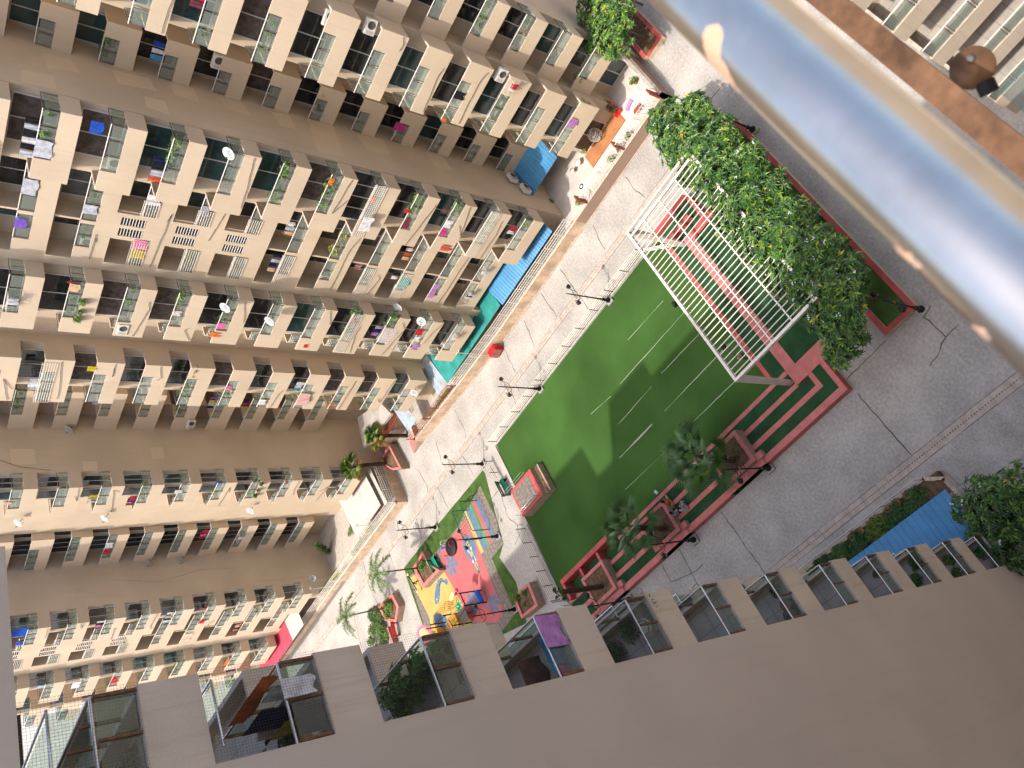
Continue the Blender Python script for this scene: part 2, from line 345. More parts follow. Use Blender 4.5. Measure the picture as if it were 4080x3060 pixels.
def window_unit(tower, xf, ya, yb, za, zb, n, glass='window', normal='x', depthdir=1):
    f = MB(); p = MB(); F = .07
    def bx(b, a0, a1, q0, q1, z0, z1, m):
        if normal == 'x': b.box(xf + a0, xf + a1, q0, q1, z0, z1, m)
        else: b.box(q0, q1, xf + a0, xf + a1, z0, z1, m)
    bx(f, -.06, 0, ya, yb, za, za + F, 'white_frame'); bx(f, -.06, 0, ya, yb, zb - F, zb, 'white_frame')
    for i in range(n + 1):
        yy = ya + (yb - ya - F) * i / n; bx(f, -.057, 0, yy, yy + F, za + F, zb - F, 'white_frame')
    o = f.build('window', tower, loc=(-tower.location.x, -tower.location.y, -tower.location.z))
    bx(p, -.03, -.012, ya + F, yb - F, za + F, zb - F, glass); p.build('pane', o); return o
def core(tower, boxes, name='wall', fm='cream', sm='tan'):
    b = MB()
    for bx in boxes: b.box(*bx, fm, my=sm)
    return b.build(name, tower, loc=(-tower.location.x, -tower.location.y, -tower.location.z))
XB = 58.0; TOP = 47.0
KS = list(range(-2, 12))
# --- block with the wooden patio deck (top of the photo)
t1 = empty('apartment_block', 'beige block at the top of the photo standing over the wooden patio deck', 'building', (46, 17, 0), group='beige blocks facing the playground')
core(t1, [(43.72, XB, 11.76, 15.03, 0, TOP), (42.15, XB, 15.03, 19.1, 0, TOP), (48.4, XB, 19.1, 21.12, 0, TOP), (46.17, XB, 21.12, 23.5, 0, TOP)])
stack(t1, KS, balcony_proto(t1, 42.2, 11.76, 15.03, [(11.76, 14.1, 'glass'), (14.1, 15.03, 'solid')], 'glass', 'none', win=[(12.1, 14.0, .7, 2.8, 2)]))
stack(t1, KS, balcony_proto(t1, 40.63, 15.03, 19.1, [(15.03, 16.29, 'solid'), (16.29, 19.1, 'glass')], 'solid', 'glass', win=[(16.0, 18.6, .7, 2.8, 2)], window='window'))
stack(t1, KS, balcony_proto(t1, 44.65, 21.12, 23.5, [(21.12, 22.0, 'solid'), (22.0, 23.5, 'glass')], 'solid', 'none', win=[(21.5, 23.3, .7, 2.8, 2)], depth=1.5))
for ya, yb in ((12.4, 14.4),): window_unit(t1, 43.72, ya, yb, .65, 3.0, 2, 'window_teal')
window_unit(t1, 42.15, 16.4, 18.9, .65, 2.9, 2)
# --- middle block
t2 = empty('apartment_block', 'beige middle block behind the blue and teal patio roofs', 'building', (45, 38, 0), group='beige blocks facing the playground')
core(t2, [(40.5, XB, 23.5, 27.65, 0, TOP), (41.77, XB, 27.65, 33.5, 0, TOP), (40.25, XB, 33.5, 34.12, 0, TOP), (40.47, XB, 34.12, 38.2, 0, TOP), (42.4, XB, 38.2, 41.92, 0, TOP), (41.67, XB, 41.92, 46.0, 0, TOP), (50, XB, 46.0, 54.4, 0, TOP), (47.6, XB, 54.4, 56.05, 0, TOP)])
stack(t2, [k for k in KS if k not in (7, 10)], balcony_proto(t2, 38.97, 23.55, 27.65, [(23.55, 26.4, 'glass'), (26.4, 27.65, 'solid')], 'glass', 'solid', win=[(23.9, 26.6, .7, 2.8, 2)]))
stack(t2, [7], balcony_proto(t2, 38.97, 23.55, 27.65, [(23.55, 26.4, 'glass'), (26.4, 27.65, 'solid')], 'glass', 'solid', win=[(23.8, 27.4, .7, 2.8, 4)], grille=(23.6, 27.6, 'grid')))
stack(t2, [10], balcony_proto(t2, 38.97, 23.55, 27.65, [(23.55, 26.4, 'glass'), (26.4, 27.65, 'solid')], 'glass', 'solid', win=[(23.8, 26.6, .7, 2.8, 2)], grille=(23.6, 27.6, 'bars')))
def mid(tower, X, y0, y1, ks_open, ks_louver, grl=()):
    f0, f1 = y0 + 3.05, y0 + 3.28
    for grp, gr in ((
            [k for k in ks_open if k not in grl], None), ([k for k in ks_open if k in grl], (f1 + .05, y1 - .05, 'bars'))):
        if not grp: continue
        stack(tower, grp, balcony_proto(tower, X, y0, f0, [(y0, f0, 'glass')], 'none', 'none', win=[(y0 + .5, f0 - .5, .8, 2.7, 2)], depth=1.5))
        stack(tower, grp, balcony_proto(tower, X, f0, y1, [(f0, f1, 'solid'), (f1, y1 - .9, 'glass'), (y1 - .9, y1, 'solid')], 'wall', 'none', win=[(f1 + .2, y1 - 1.2, .8, 2.7, 1)], depth=1.5, grille=gr))
    if ks_louver:
        stack(tower, ks_louver, balcony_proto(tower, X, y0, y0 + 2.15, [(y0, y0 + 2.15, 'glass')], 'none', 'wall', win=[(y0 + .4, y0 + 1.9, .8, 2.7, 1)], depth=1.5, grille=(y0 + 1.0, y0 + 2.1, 'bars')))
        p = balcony_proto(tower, X, y0 + 4.0, y1, [(y0 + 4.0, y1, 'glass')], 'wall', 'none', depth=1.5, grille=(y0 + 4.05, y1 - .05, 'bars'))
        stack(tower, ks_louver, p)
        # louvred toilet windows between the two openings
        for i, k in enumerate(ks_louver):
            z = soff(k)
            w0 = MB(); w0.box(X, X + .12, y0 + 2.15, y0 + 2.42, z, z + 3, 'cream'); w0.box(X, X + .12, y0 + 3.76, y0 + 4.0, z, z + 3, 'cream'); w0.box(X, X + .12, y0 + 2.98, y0 + 3.2, z, z + 3, 'cream')
            for a, c in ((y0 + 2.42, y0 + 2.98), (y0 + 3.2, y0 + 3.76)): w0.box(X, X + .12, a, c, z, z + 1.36, 'cream'); w0.box(X, X + .12, a, c, z + 2.68, z + 3, 'cream')
            off = (-tower.location.x, -tower.location.y, 0); w0.build('wall_panel', tower, loc=off)
            for a, c in ((y0 + 2.42, y0 + 2.98), (y0 + 3.2, y0 + 3.76)):
                lv = MB(); lv.box(X + .09, X + .11, a, c, z + 1.36, z + 2.68, 'black')
                for j in range(8): zz = z + 1.40 + j * .16; lv.box(X + .01, X + .08, a, c, zz, zz + .03, 'white_frame')
                lv.build('louvre_window', tower, loc=off)
mid(t2, 40.25, 27.65, 33.5, [-2, -1, 0, 1, 2, 6, 7, 8, 9, 10, 11], [3, 4, 5], grl=(6, 8, 9))
stack(t2, [k for k in KS if k != 8], balcony_proto(t2, 38.95, 34.12, 38.2, [(34.12, 37.0, 'glass'), (37.0, 38.2, 'solid')], 'glass', 'glass', win=[(35.0, 37.9, .7, 2.8, 2)]))
stack(t2, [8], balcony_proto(t2, 38.95, 34.12, 38.2, [(34.12, 37.0, 'glass'), (37.0, 38.2, 'solid')], 'glass', 'glass', win=[(35.0, 37.9, .7, 2.8, 2)], grille=(34.2, 38.1, 'grid')))
stack(t2, [k for k in KS if k != 2], balcony_proto(t2, 40.15, 41.92, 46.0, [(41.92, 43.1, 'solid'), (43.1, 46.0, 'glass')], 'solid', 'glass', win=[(42.6, 45.3, .7, 2.8, 2)]))
stack(t2, [2], balcony_proto(t2, 40.15, 41.92, 46.0, [(41.92, 43.1, 'solid'), (43.1, 46.0, 'glass')], 'solid', 'glass', win=[(42.6, 45.3, .7, 2.8, 2)], grille=(42.2, 46, 'bars')))
stack(t2, list(range(-2, 11)), balcony_proto(t2, 46.1, 51.6, 54.4, [(51.6, 54.4, 'glass')], 'glass', 'none', win=[(51.8, 54.2, .7, 2.9, 3)], depth=1.5, wx=50))
stack(t2, list(range(-2, 11)), balcony_proto(t2, 46.1, 54.4, 56.05, [(54.4, 56.05, 'solid')], 'solid', 'none', depth=3.9))
for k in KS:      # perforated screens beside the third stack
    for (tw, X, ya, yb) in ((t2, 41.0, 38.2, 39.5),):
        j = MB(); j.box(X, X + .05, ya, yb, soff(k) + .2, soff(k) + 1.2, 'jaali'); j.box(X + .05, 42.4, yb, yb + .1, soff(k) - .3, soff(k) + 1.3, 'cream'); j.build('perforated_screen', tw, loc=(-tw.location.x, -tw.location.y, 0))
# --- block left of the palms
t3 = empty('apartment_block', 'beige block above the white corrugated patio roof', 'building', (46, 63, 0), group='beige blocks facing the playground')
core(t3, [(41.85, XB, 56.05, 59.6, 0, TOP), (43.5, XB, 59.6, 66.85, 0, TOP), (44.3, XB, 66.85, 71.62, 0, TOP)])
stack(t3, KS, balcony_proto(t3, 40.33, 56.05, 59.6, [(56.05, 58.5, 'glass'), (58.5, 59.6, 'solid')], 'glass', 'glass', win=[(56.5, 57.9, .7, 2.8, 2), (58.3, 59.4, .7, 2.6, 1)]))
stack(t3, [k for k in KS if k > 3], balcony_proto(t3, 42.76, 66.85, 71.62, [(66.85, 70.6, 'glass'), (70.6, 71.62, 'solid')], 'solid', 'none', win=[(67.2, 68.6, .7, 2.8, 1), (69.0, 71.3, .7, 2.8, 3)]))
stack(t3, [k for k in KS if k <= 3], balcony_proto(t3, 42.76, 66.85, 71.62, [(66.85, 68.3, 'solid'), (68.3, 71.62, 'glass')], 'solid', 'none', win=[(67.2, 68.6, .7, 2.8, 1), (69.0, 71.3, .7, 2.8, 3)]))
for k in KS:
    j = MB(); j.box(41.6, 41.65, 59.6, 60.9, soff(k) + .2, soff(k) + 1.2, 'jaali'); j.box(41.65, 43.5, 60.9, 61.0, soff(k) - .3, soff(k) + 1.3, 'cream'); j.build('perforated_screen', t3, loc=(-46, -63, 0))
# --- lower left block
t4 = empty('apartment_block', 'beige block at the lower left over the red and white patio roof', 'building', (44, 80, 0), group='beige blocks facing the playground')
core(t4, [(38.6, XB, 71.62, 75.6, 0, TOP), (39.9, XB, 75.6, 82.0, 0, TOP), (38.4, XB, 81.4, 82.83, 0, TOP), (38.57, XB, 82.83, 86.9, 0, TOP), (41.0, XB, 86.9, 90.9, 0, TOP), (39.8, XB, 90.9, 95.2, 0, TOP), (48, XB, 95.2, 112, 0, TOP)])
stack(t4, KS, balcony_proto(t4, 37.08, 71.62, 75.6, [(71.62, 74.3, 'glass'), (74.3, 75.6, 'solid')], 'glass', 'glass', win=[(72.0, 75.0, .7, 2.8, 2)]))
mid(t4, 38.38, 75.6, 81.4, [-2, -1, 0, 1, 2, 7, 8, 9, 10, 11], [3, 4, 5, 6], grl=(8,))
stack(t4, KS, balcony_proto(t4, 37.05, 82.83, 86.9, [(82.83, 85.8, 'glass'), (85.8, 86.9, 'solid')], 'glass', 'glass', win=[(83.2, 86.0, .7, 2.8, 2)]))
stack(t4, KS, balcony_proto(t4, 38.3, 90.9, 95.2, [(90.9, 92.3, 'solid'), (92.3, 95.2, 'glass')], 'solid', 'glass', win=[(91.2, 94.0, .7, 2.8, 2)]))
# slightly different repaint patches on the big side walls
for P_ in [[(44.11, 34.73), (44.08, 33.44), (42.99, 33.11), (42.67, 34.63)], [(44.25, 31.47), (44.32, 29.54), (43.18, 29.3), (42.93, 31.32)], [(44.52, 28.43), (44.6, 27.11), (43.16, 27.08), (43.33, 28.37)], [(44.5, 25.66), (44.35, 24.24), (43.17, 24.09), (43.22, 25.59)], [(42.31, 30.12), (42.32, 29.03), (41.04, 28.99), (41.25, 30.15)],
           [(44.62, 20.17), (44.62, 18.38), (41.1, 18.65), (41.07, 20.44)], [(44.41, 16.74), (44.6, 14.71), (42.91, 14.75), (42.62, 16.61)], [(41.86, 35.83), (42.06, 34.4), (40.79, 34.37), (40.68, 35.84)], [(44.5, 11.4), (44.4, 9.9), (42.9, 9.8), (42.8, 11.2)], [(44.3, 22.6), (44.5, 21.4), (43.0, 21.3), (42.9, 22.4)]]:
    pb = MB(); pb.face([(x, 23.49, z) for x, z in P_], 'repaint'); pb.build('repainted_patch', t2, loc=(-45, -38, 0))
for (y, x0, z0, dx, dz) in [(56.04, 42.6, 30.4, 1.5, 1.6), (56.04, 41.9, 26.2, .9, 1.0), (56.04, 43.0, 21.0, 1.2, 1.0), (56.04, 43.5, 33.4, 1.0, 1.2)]:
    pb = MB(); pb.box(x0, x0 + dx, y, y + .02, z0, z0 + dz, 'repaint'); pb.build('repainted_patch', t3, loc=(-46, -63, 0))

# ------------------------------------------------------------------ our own side of the courtyard
def nsof(j): return H - 1.66 - 3 * j            # fascia undersides on this side
tn = empty('apartment_block', 'near beige block whose plain wall fills the lower right of the photo', 'building', (-2, 22, 0))
NT = 46.0
core(tn, [(-16, 4.17, 13.24, 20.5, 0, NT), (4.17, 5.45, 17.6, 20.5, 0, NT), (-16, 2.6, 20.5, 29.5, 0, NT), (-16, 5.5, 29.5, 38.8, 0, NT), (-16, 6.8, 38.8, 42.9, 0, NT), (-16, 3.3, 42.9, 47.1, 0, NT), (-16, 6.0, 47.1, 56.0, 0, NT), (-16, 4.3, 56, 76, 0, NT), (-16, -1.6, -14, -1.2, 0, NT), (-16, -3.2, -1.2, 13.24, 0, NT)], fm='near_paint', sm='near_paint')
b = MB(); b.box(4.17, 8.25, 13.0, 13.24, H - 2.03, H + 1.2, 'near_paint'); b.build('parapet', tn, loc=(2, -22, 0))
reflected_block = empty('apartment_block', 'unseen block behind the camera, added for the handrail to reflect', 'building', (20, -40, 0)); core(reflected_block, [(-10, 60, -50, -30, 0, 45)], fm='near_fascia', sm='near_fascia')  # out of view; added to darken what the steel handrail mirrors
def near_proto(open2=True):
    b = MB(); X = 5.68; T = .12
    # the near face looks at the camera (-Y), the long face looks at the courtyard (+X)
    b.box(4.17, X, 13.24, 13.36, 0, .95, 'near_fascia', top='ledge'); b.box(X - T, X, 13.36, 16.46, 0, .95, 'near_fascia', top='ledge')
    b.box(4.17, X - T, 13.36, 17.0, .50, .62, 'near_fascia', top='floor_tile'); 
    b.box(5.45, 6.95, 16.46, 16.58, 0, .95, 'near_fascia', top='ledge'); b.box(6.83, 6.95, 16.58, 20.3, 0, .95, 'near_fascia', top='ledge'); b.box(5.45, 6.83, 16.58, 20.3, .50, .62, 'near_fascia', top='floor_tile'); b.box(5.45, 6.95, 20.3, 20.42, 0, 1.7, 'near_fascia')
    o = b.build('balcony', tn)
    h = MB()
    for a, c in ((4.24, 4.88), (4.98, 5.6)): MB().box(a, c, 13.29, 13.30, .99, 1.56, 'rail_glass_clear').build('glass_panel', o)
    for i in range(3): MB().box(5.61, 5.62, 13.40 + i * 1.02, 14.34 + i * 1.02, .99, 1.56, 'rail_glass_clear').build('glass_panel', o)
    MB().box(6.88, 6.89, 16.7, 20.2, .99, 1.56, 'rail_glass_clear').build('glass_panel', o)
    for xx in (4.22, 4.93, 5.62): h.box(xx - .025, xx + .025, 13.265, 13.325, .95, 1.58, 'brown_metal')
    for yy in (13.40, 14.38, 15.40, 16.40): h.box(5.585, 5.645, yy - .025, yy + .025, .95, 1.58, 'brown_metal')
    h.tube([(4.17, 13.30, 1.62), (5.62, 13.30, 1.62)], .028, 'steel', n=10); h.tube([(5.62, 13.30, 1.62), (5.62, 16.46, 1.62)], .028, 'steel', n=10)
    h.tube([(5.5, 16.52, 1.62), (6.89, 16.52, 1.62), (6.89, 20.3, 1.62)], .028, 'steel', n=8)
    h.build('handrail', o)
    return o
npro = near_proto()
npro.location = (2, -22, nsof(0))
for j in range(1, 13):
    c = npro.copy(); COL.objects.link(c); c.parent = tn; c.location = (2, -22, nsof(j))
    for gch in npro.children: d = gch.copy(); COL.objects.link(d); d.parent = c
for j in range(13): window_unit(tn, 17.6, 4.3, 5.35, nsof(j) + .65, nsof(j) + 2.7, 1, normal='y')
# neighbouring wing seen past the handrail, top right
wg = empty('apartment_block', 'wing of balconies seen beyond the steel handrail in the top right corner', 'building', (21, -4, 0))
core(wg, [(20.3, 27.4, -14, .95, 0, 16.5)], fm='near_fascia', sm='near_fascia')
wp = balcony_proto(wg, 18.78, -3.2, .95, [(-3.2, .95, 'glass')], 'none', 'solid', win=[(-2.8, .2, .7, 2.8, 2)], fm='near_fascia', sm='near_fascia', far='near_fascia')
WD = [24.3, 27.3, 30.3, 33.3, 36.3]
place(wp, wg, z=H - WD[0] - .92)
for d_ in WD[1:]:
    c = wp.copy(); COL.objects.link(c); c.parent = wg; place(c, wg, z=H - d_ - .92)
    for g_ in wp.children: e_ = g_.copy(); COL.objects.link(e_); e_.parent = c

# the balcony rail the photograph is taken over
hr = empty('balcony_railing', 'blurred shiny steel railing with peach paint flecks crossing the top right corner', 'railing', (.6, .053, H - .37)); ho = (-.6, -.053, .37 - H)
b = MB(); b.tube([(-1.2, .0, .0), (2.6, .0, .0)], .0252, 'rail_tube', n=40); b.build('handrail', hr)
b = MB(); b.box(-.6, 1.5, .034, .064, H - .97, H - .945, 'brown_metal'); b.build('flat_bar', hr, loc=ho)
b = MB(); b.lathe((0, 0, 0), [(0.0, -.006), (.025, -.006), (.025, .006), (0.0, .006)], 'brown_metal', n=24, axis=(0, 0, 1)); b.lathe((.008, -.006, .006), [(.0, .0), (.005, .0), (.005, .005), (0, .005)], 'rust_grey', n=8)
b.tube([(-.036, .010, .0), (-.022, .004, .0)], .011, 'black', n=12)
dk = b.build('glass_clamp', hr); dk.location = (.5930 - .6, .0135 - .053, -1.04 + .37); dk.rotation_euler = (0, math.radians(-22), 0)
b = MB(); b.box(-1.1, 0, -.40, 0, -.003, .003, 'rail_glass_clear'); pn = b.build('glass_panel', hr); pn.location = (.5465 - .6, .0175 - .053, -1.043 + .37)
# ------------------------------------------------------------------ ground and paving
b = MB(); b.face([(-150, -150, 0), (200, -150, 0), (200, 260, 0), (-150, 260, 0)], 'concrete'); struct(b, 'ground')
b = MB(); b.poly([(5.4, -30), (10.3, -30), (10.3, 60), (5.4, 60)], .004, .004, 'concrete_old'); struct(b, 'pavement')
def channel(x0, x1, ya, yb, name, dots):
    b = MB(); n = int((yb - ya) / 1.02)
    for i in range(n):
        a = ya + (yb - ya) * i / n; c = ya + (yb - ya) * (i + 1) / n; j = random.uniform(-.02, .02)
        b.box(x0 + j, x1 + j, a + .02, c - .02, 0, .014 + random.uniform(0, .006), 'drain_slab')
    for y in frange(ya, yb, .16 if dots else .26):
        xm = (x0 + x1) / 2
        if dots: b.lathe((xm, y, .021), [(0, 0), (.035, 0)], 'black', n=8)
        else: b.box(xm - .012, xm + .012, y, y + .12, .018, .022, 'crack')
    b.box(x0 - .03, x0 - .003, ya, yb, 0, .006, 'crack'); b.box(x1 + .003, x1 + .03, ya, yb, 0, .006, 'crack')
    struct(b, name)
def frange(a, c, s):
    while a < c: yield a; a += s
channel(10.58, 11.15, -5, 34, 'drain_pavement', True)
channel(34.93, 35.42, 11.5, 92, 'drain_pavement', False)
def crack(pts, wd=.055, z=.004):
    b = MB(); P = []
    for (x0, y0), (x1, y1) in zip(pts, pts[1:]):
        n = max(2, int(math.hypot(x1 - x0, y1 - y0) / .35))
        for i in range(n): t = i / n; P.append((x0 + (x1 - x0) * t + random.uniform(-.05, .05), y0 + (y1 - y0) * t + random.uniform(-.05, .05)))
    P.append(pts[-1]); L = []; Rr = []
    for i, p in enumerate(P):
        q = P[min(i + 1, len(P) - 1)]; r = P[max(i - 1, 0)]; dx, dy = q[0] - r[0], q[1] - r[1]; l = math.hypot(dx, dy) or 1; w_ = wd * random.uniform(.45, 1.1) / 2
        L.append((p[0] - dy / l * w_, p[1] + dx / l * w_, z)); Rr.append((p[0] + dy / l * w_, p[1] - dx / l * w_, z))
    for i in range(len(P) - 1): b.face([Rr[i], Rr[i + 1], L[i + 1], L[i]], 'crack')
    return b
allc = MB()
for pts in [[(16.4, 15.1), (16.5, 13.6), (16.5, 12.2)], [(15.4, 15.2), (13.9, 15.2), (12.2, 15.1), (11.2, 15.1)], [(16.1, 10.1), (14.6, 10.0), (14.1, 11.0), (14.0, 11.5)], [(14.6, 10.0), (14.6, 9.2)],
            [(15.6, 26.4), (13.6, 26.3), (11.7, 26.2), (10.9, 26.1)], [(15.7, 30.6), (13.9, 30.7), (13.3, 30.8), (12.0, 30.6)], [(13.9, 30.7), (14.4, 32.5), (15.6, 32.4)], [(13.9, 30.7), (13.9, 29.6)], [(13.3, 30.8), (13.2, 31.7)], [(15.5, 35.0), (13.4, 35.1)],
            [(38.4, 29.4), (35.6, 29.3)], [(38.1, 32.2), (35.6, 32.6)], [(38.3, 26.7), (35.4, 26.6)], [(38.2, 14.4), (35.8, 14.4)], [(38.1, 22.3), (36.9, 22.5), (35.7, 22.6)], [(38.4, 48), (36.5, 48.4), (35.6, 48.2)], [(38.2, 18.0), (37.0, 18.1), (35.6, 17.8)],
            [(34.8, 26.5), (33.8, 26.6), (33.1, 26.4)], [(34.8, 37), (33.6, 37.2), (33.0, 37.5)], [(34.8, 45.5), (32.6, 45.3)], [(35, 50.3), (32.6, 50.1)], [(38.6, 35.5), (35.7, 35.6)], [(38.8, 44), (36.3, 43.9), (35.7, 44.2)], [(36.7, 58), (35.6, 58.2)], [(34.8, 55), (32.7, 55.3)], [(36.9, 66), (34.8, 66.4), (31.8, 66)], [(34.8, 61), (33, 61.2)], [(36.9, 72), (32, 72.4)],
            [(31.8, 43.4), (29.0, 43.3), (27.2, 43.7), (26.0, 43.1), (25.2, 43.4), (24.9, 44.3)], [(26.0, 43.1), (25.6, 42.5)], [(31.8, 43.0), (30, 42.8)], [(29.5, 43.2), (29.6, 44.9)], [(36.2, 12.6), (36.0, 9)], [(38.3, 52), (36, 51.6), (35.6, 51.9)], [(11, 8), (9, 7.5), (8.2, 8.6)], [(33.5, 71), (30, 71.5)]]:
    c = crack(pts, .07); i0 = len(allc.v); allc.raw(c.v, c.f, 'crack')
struct(allc, 'cracked_pavement')
# turf pitch with its white seams
b = MB(); b.poly([(18.95, 18.7), (32.5, 18.7), (32.6, 41.2), (28.1, 41.5), (28.1, 41.9), (18.75, 42.0)], .012, .012, 'turf'); struct(b, 'turf_field')
b = MB()
for (a, c, wd) in [((28.96, 21.25), (29.14, 25.2), .05), ((27.07, 19.2), (27.26, 27.68), .06), ((27.18, 28.89), (27.49, 31.21), .05), ((25.13, 19.0), (25.32, 24.43), .07), ((25.22, 25.63), (25.19, 29.57), .07), ((23.13, 19.3), (23.22, 25.83), .09), ((23.23, 27.19), (23.3, 30.95), .17), ((21.05, 19.0), (21.19, 24.73), .08), ((21.04, 25.2), (21.3, 31.9), .045)]:
    P = []; n = 14
    for i in range(n + 1):
        t = i / n; P.append((a[0] + (c[0] - a[0]) * t + random.uniform(-.015, .015), a[1] + (c[1] - a[1]) * t, wd * (.25 + .9 * abs(math.sin(t * 3.1 + wd * 40))) * .3))
    for p, q in zip(P, P[1:]): b.face([(p[0] - p[2], p[1], .016), (p[0] + p[2], p[1], .016), (q[0] + q[2], q[1], .016), (q[0] - q[2], q[1], .016)], 'turf_seam')
struct(b, 'field_markings')
# kerb along the pitch
b = MB(); b.box(32.56, 32.86, 18.7, 41.3, 0, .10, 'concrete'); b.box(28.1, 32.56, 41.3, 41.6, 0, .10, 'concrete'); b.box(18.75, 25.3, 42.0, 42.25, 0, .10, 'concrete'); struct(b, 'kerb')
# ------------------------------------------------------------------ stage under the pergola and seating steps
st = empty('stage', 'red edged green stage platform under the white pergola', 'stage', (24, 15, 0))
o_ = (-24, -15, 0)
b = MB(); b.box(18.9, 29.8, 12.3, 16.65, .02, .50, 'turf_step'); b.build('turf_top', st, loc=o_)
b = MB(); b.box(18.9, 30.4, 16.65, 17.35, .02, .52, 'red_paint_pale', my='red_paint'); b.box(17.9, 18.9, 12.9, 17.35, 0, .54, 'red_paint_pale', my='red_paint'); b.box(29.8, 30.4, 12.3, 16.65, .02, .53, 'red_paint'); b.build('red_border', st, loc=o_)
b = MB(); b.box(18.9, 32.5, 18.42, 18.7, 0, .16, 'red_paint'); b.poly([(18.9, 17.35), (32.5, 17.35), (32.5, 18.42), (18.9, 18.42)], .0, .15, 'turf_step'); b.build('lower_step', st, loc=o_)
b = MB(); b.box(32.35, 32.6, 15.4, 18.9, 0, .75, 'red_paint'); b.box(30.4, 32.35, 15.2, 15.4, 0, .70, 'red_paint'); b.box(30.9, 31.2, 15.9, 18.2, 0, .9, 'red_paint'); b.build('stair_wall', st, loc=o_)
b = MB(); b.face([(30.4, 15.4, .5), (32.35, 15.4, .5), (32.35, 18.42, .16), (30.4, 18.42, .16)], 'turf_step'); b.build('ramp', st, loc=o_)
se = empty('seating_steps', 'long red and green stepped seating along the near side of the turf pitch', 'steps', (17.4, 28, 0)); o_ = (-17.4, -28, 0)
def seat_row(x0, x1, y0, y1, z, name='seat_row'):
    b = MB(); b.box(x0, x1, y0, y1, 0, z, 'turf_step'); b.build('turf_tread', se, loc=o_)
def band(x0, x1, y0, y1, z): b = MB(); b.box(x0, x1, y0, y1, 0, z, 'red_paint_pale', my='red_paint'); return b
for (x0, x1, y0, y1, z) in [(18.15, 18.92, 17.35, 41.6, .16), (17.15, 17.87, 16.5, 41.2, .32), (16.15, 16.83, 15.55, 40.6, .47)]: seat_row(x0, x1, y0, y1, z)
seat_row(16.83, 17.9, 15.55, 16.2, .472)
for (x0, x1, y0, y1, z) in [(18.92, 19.18, 17.5, 34.7, .19), (17.87, 18.15, 17.35, 41.3, .35), (16.83, 17.15, 16.2, 41.0, .50), (15.75, 16.15, 15.25, 40.2, .55), (16.15, 18.1, 15.25, 15.55, .55), (17.15, 17.9, 16.2, 16.5, .50)]: band(x0, x1, y0, y1, z).build('red_nosing', se, loc=o_)
b = MB(); b.box(19.16, 19.5, 34.7, 40.6, 0, .95, 'red_paint'); b.build('low_wall', se, loc=o_)
b = MB(); b.box(17.9, 19.16, 40.4, 40.62, 0, .9, 'red_paint'); b.build('low_wall', se, loc=o_)
for y in (36.2, 38.3): b = MB(); b.box(18.0, 19.16, y, y + .22, 0, .8, 'red_paint'); b.build('low_wall', se, loc=o_)
b = MB(); b.box(17.95, 19.16, 36.42, 38.3, .0, .2, 'turf_step'); b.build('turf_tread', se, loc=o_)
# three palm boxes standing on the steps
def palm_box(y, n):
    p = empty('planter_box', ['red rimmed stone planter with the palm nearest the pergola', 'red rimmed stone planter behind the three seated people', 'red rimmed stone planter with the palm nearest the playground'][n], 'planter', (17.1, y, 0), group='palm planters on the seating steps')
    b = MB()
    b.poly([(-.95, -1.0), (1.35, -1.35), (1.35, 1.3), (-.95, 1.0)], 0, 0, 'soil')
    for (x0, x1, y0, y1) in [(-.95, 1.3, -1.3, -1.05), (-.95, 1.3, 1.05, 1.3), (-.95, -.7, -1.05, 1.05), (1.05, 1.3, -1.05, 1.05)]: b.box(x0, x1, y0, y1, 0, 1.0, 'stone_clad', top='red_paint_pale')
    b.build('box', p)
    s_ = MB(); s_.box(-.7, 1.05, -1.05, 1.05, .1, .9, 'soil'); s_.build('soil', p)
    e = MB(); e.box(-1.35, -.95, -1.5, 1.6, 0, .62, 'stone_clad', top='red_paint_pale'); e.box(-1.0, -.6, -1.8, -1.3, .0, .8, 'stone_clad', top='red_paint_pale'); e.build('side_seat', p)
    return p
for i, y in enumerate((23.2, 30.3, 37.3)): palm_box(y, i)

# ------------------------------------------------------------------ pergola
pg = empty('pergola', 'large white steel pergola with close parallel slats over the stage', 'pergola', (24.4, 14.7, 0)); o_ = (-24.4, -14.7, 0)
PX0, PX1, PY0, PY1, PZ = 18.28, 30.55, 11.7, 17.85, 5.2
b = MB()
for (x0, x1, y0, y1) in [(PX0, PX1, PY1 - .16, PY1), (PX0, PX1, PY0, PY0 + .16), (PX1 - .13, PX1, PY0 + .16, PY1 - .16), (PX0, PX0 + .16, PY0 + .16, PY1 - .16)]: b.box(x0, x1, y0, y1, PZ, PZ + .22, 'white_metal')
b.box(PX1 - .5, PX1 - .42, PY0 + .16, PY1 - .16, PZ + .02, PZ + .2, 'white_metal')
b.build('frame', pg, loc=o_)
for i in range(3):
    y = PY0 + .2 + (i + 1) * 1.5; b = MB(); b.box(PX0 + .16, PX1 - .5, y, y + .07, PZ + .02, PZ + .13, 'white_metal'); b.build('rafter', pg, loc=o_)
n = 33
for i in range(n):
    x = PX0 + .35 + (PX1 - .9 - PX0) * i / (n - 1); b = MB(); b.box(x, x + .045, PY0 + .16, PY1 - .16, PZ + .13, PZ + .17, 'white_metal'); b.build('slat', pg, loc=o_)
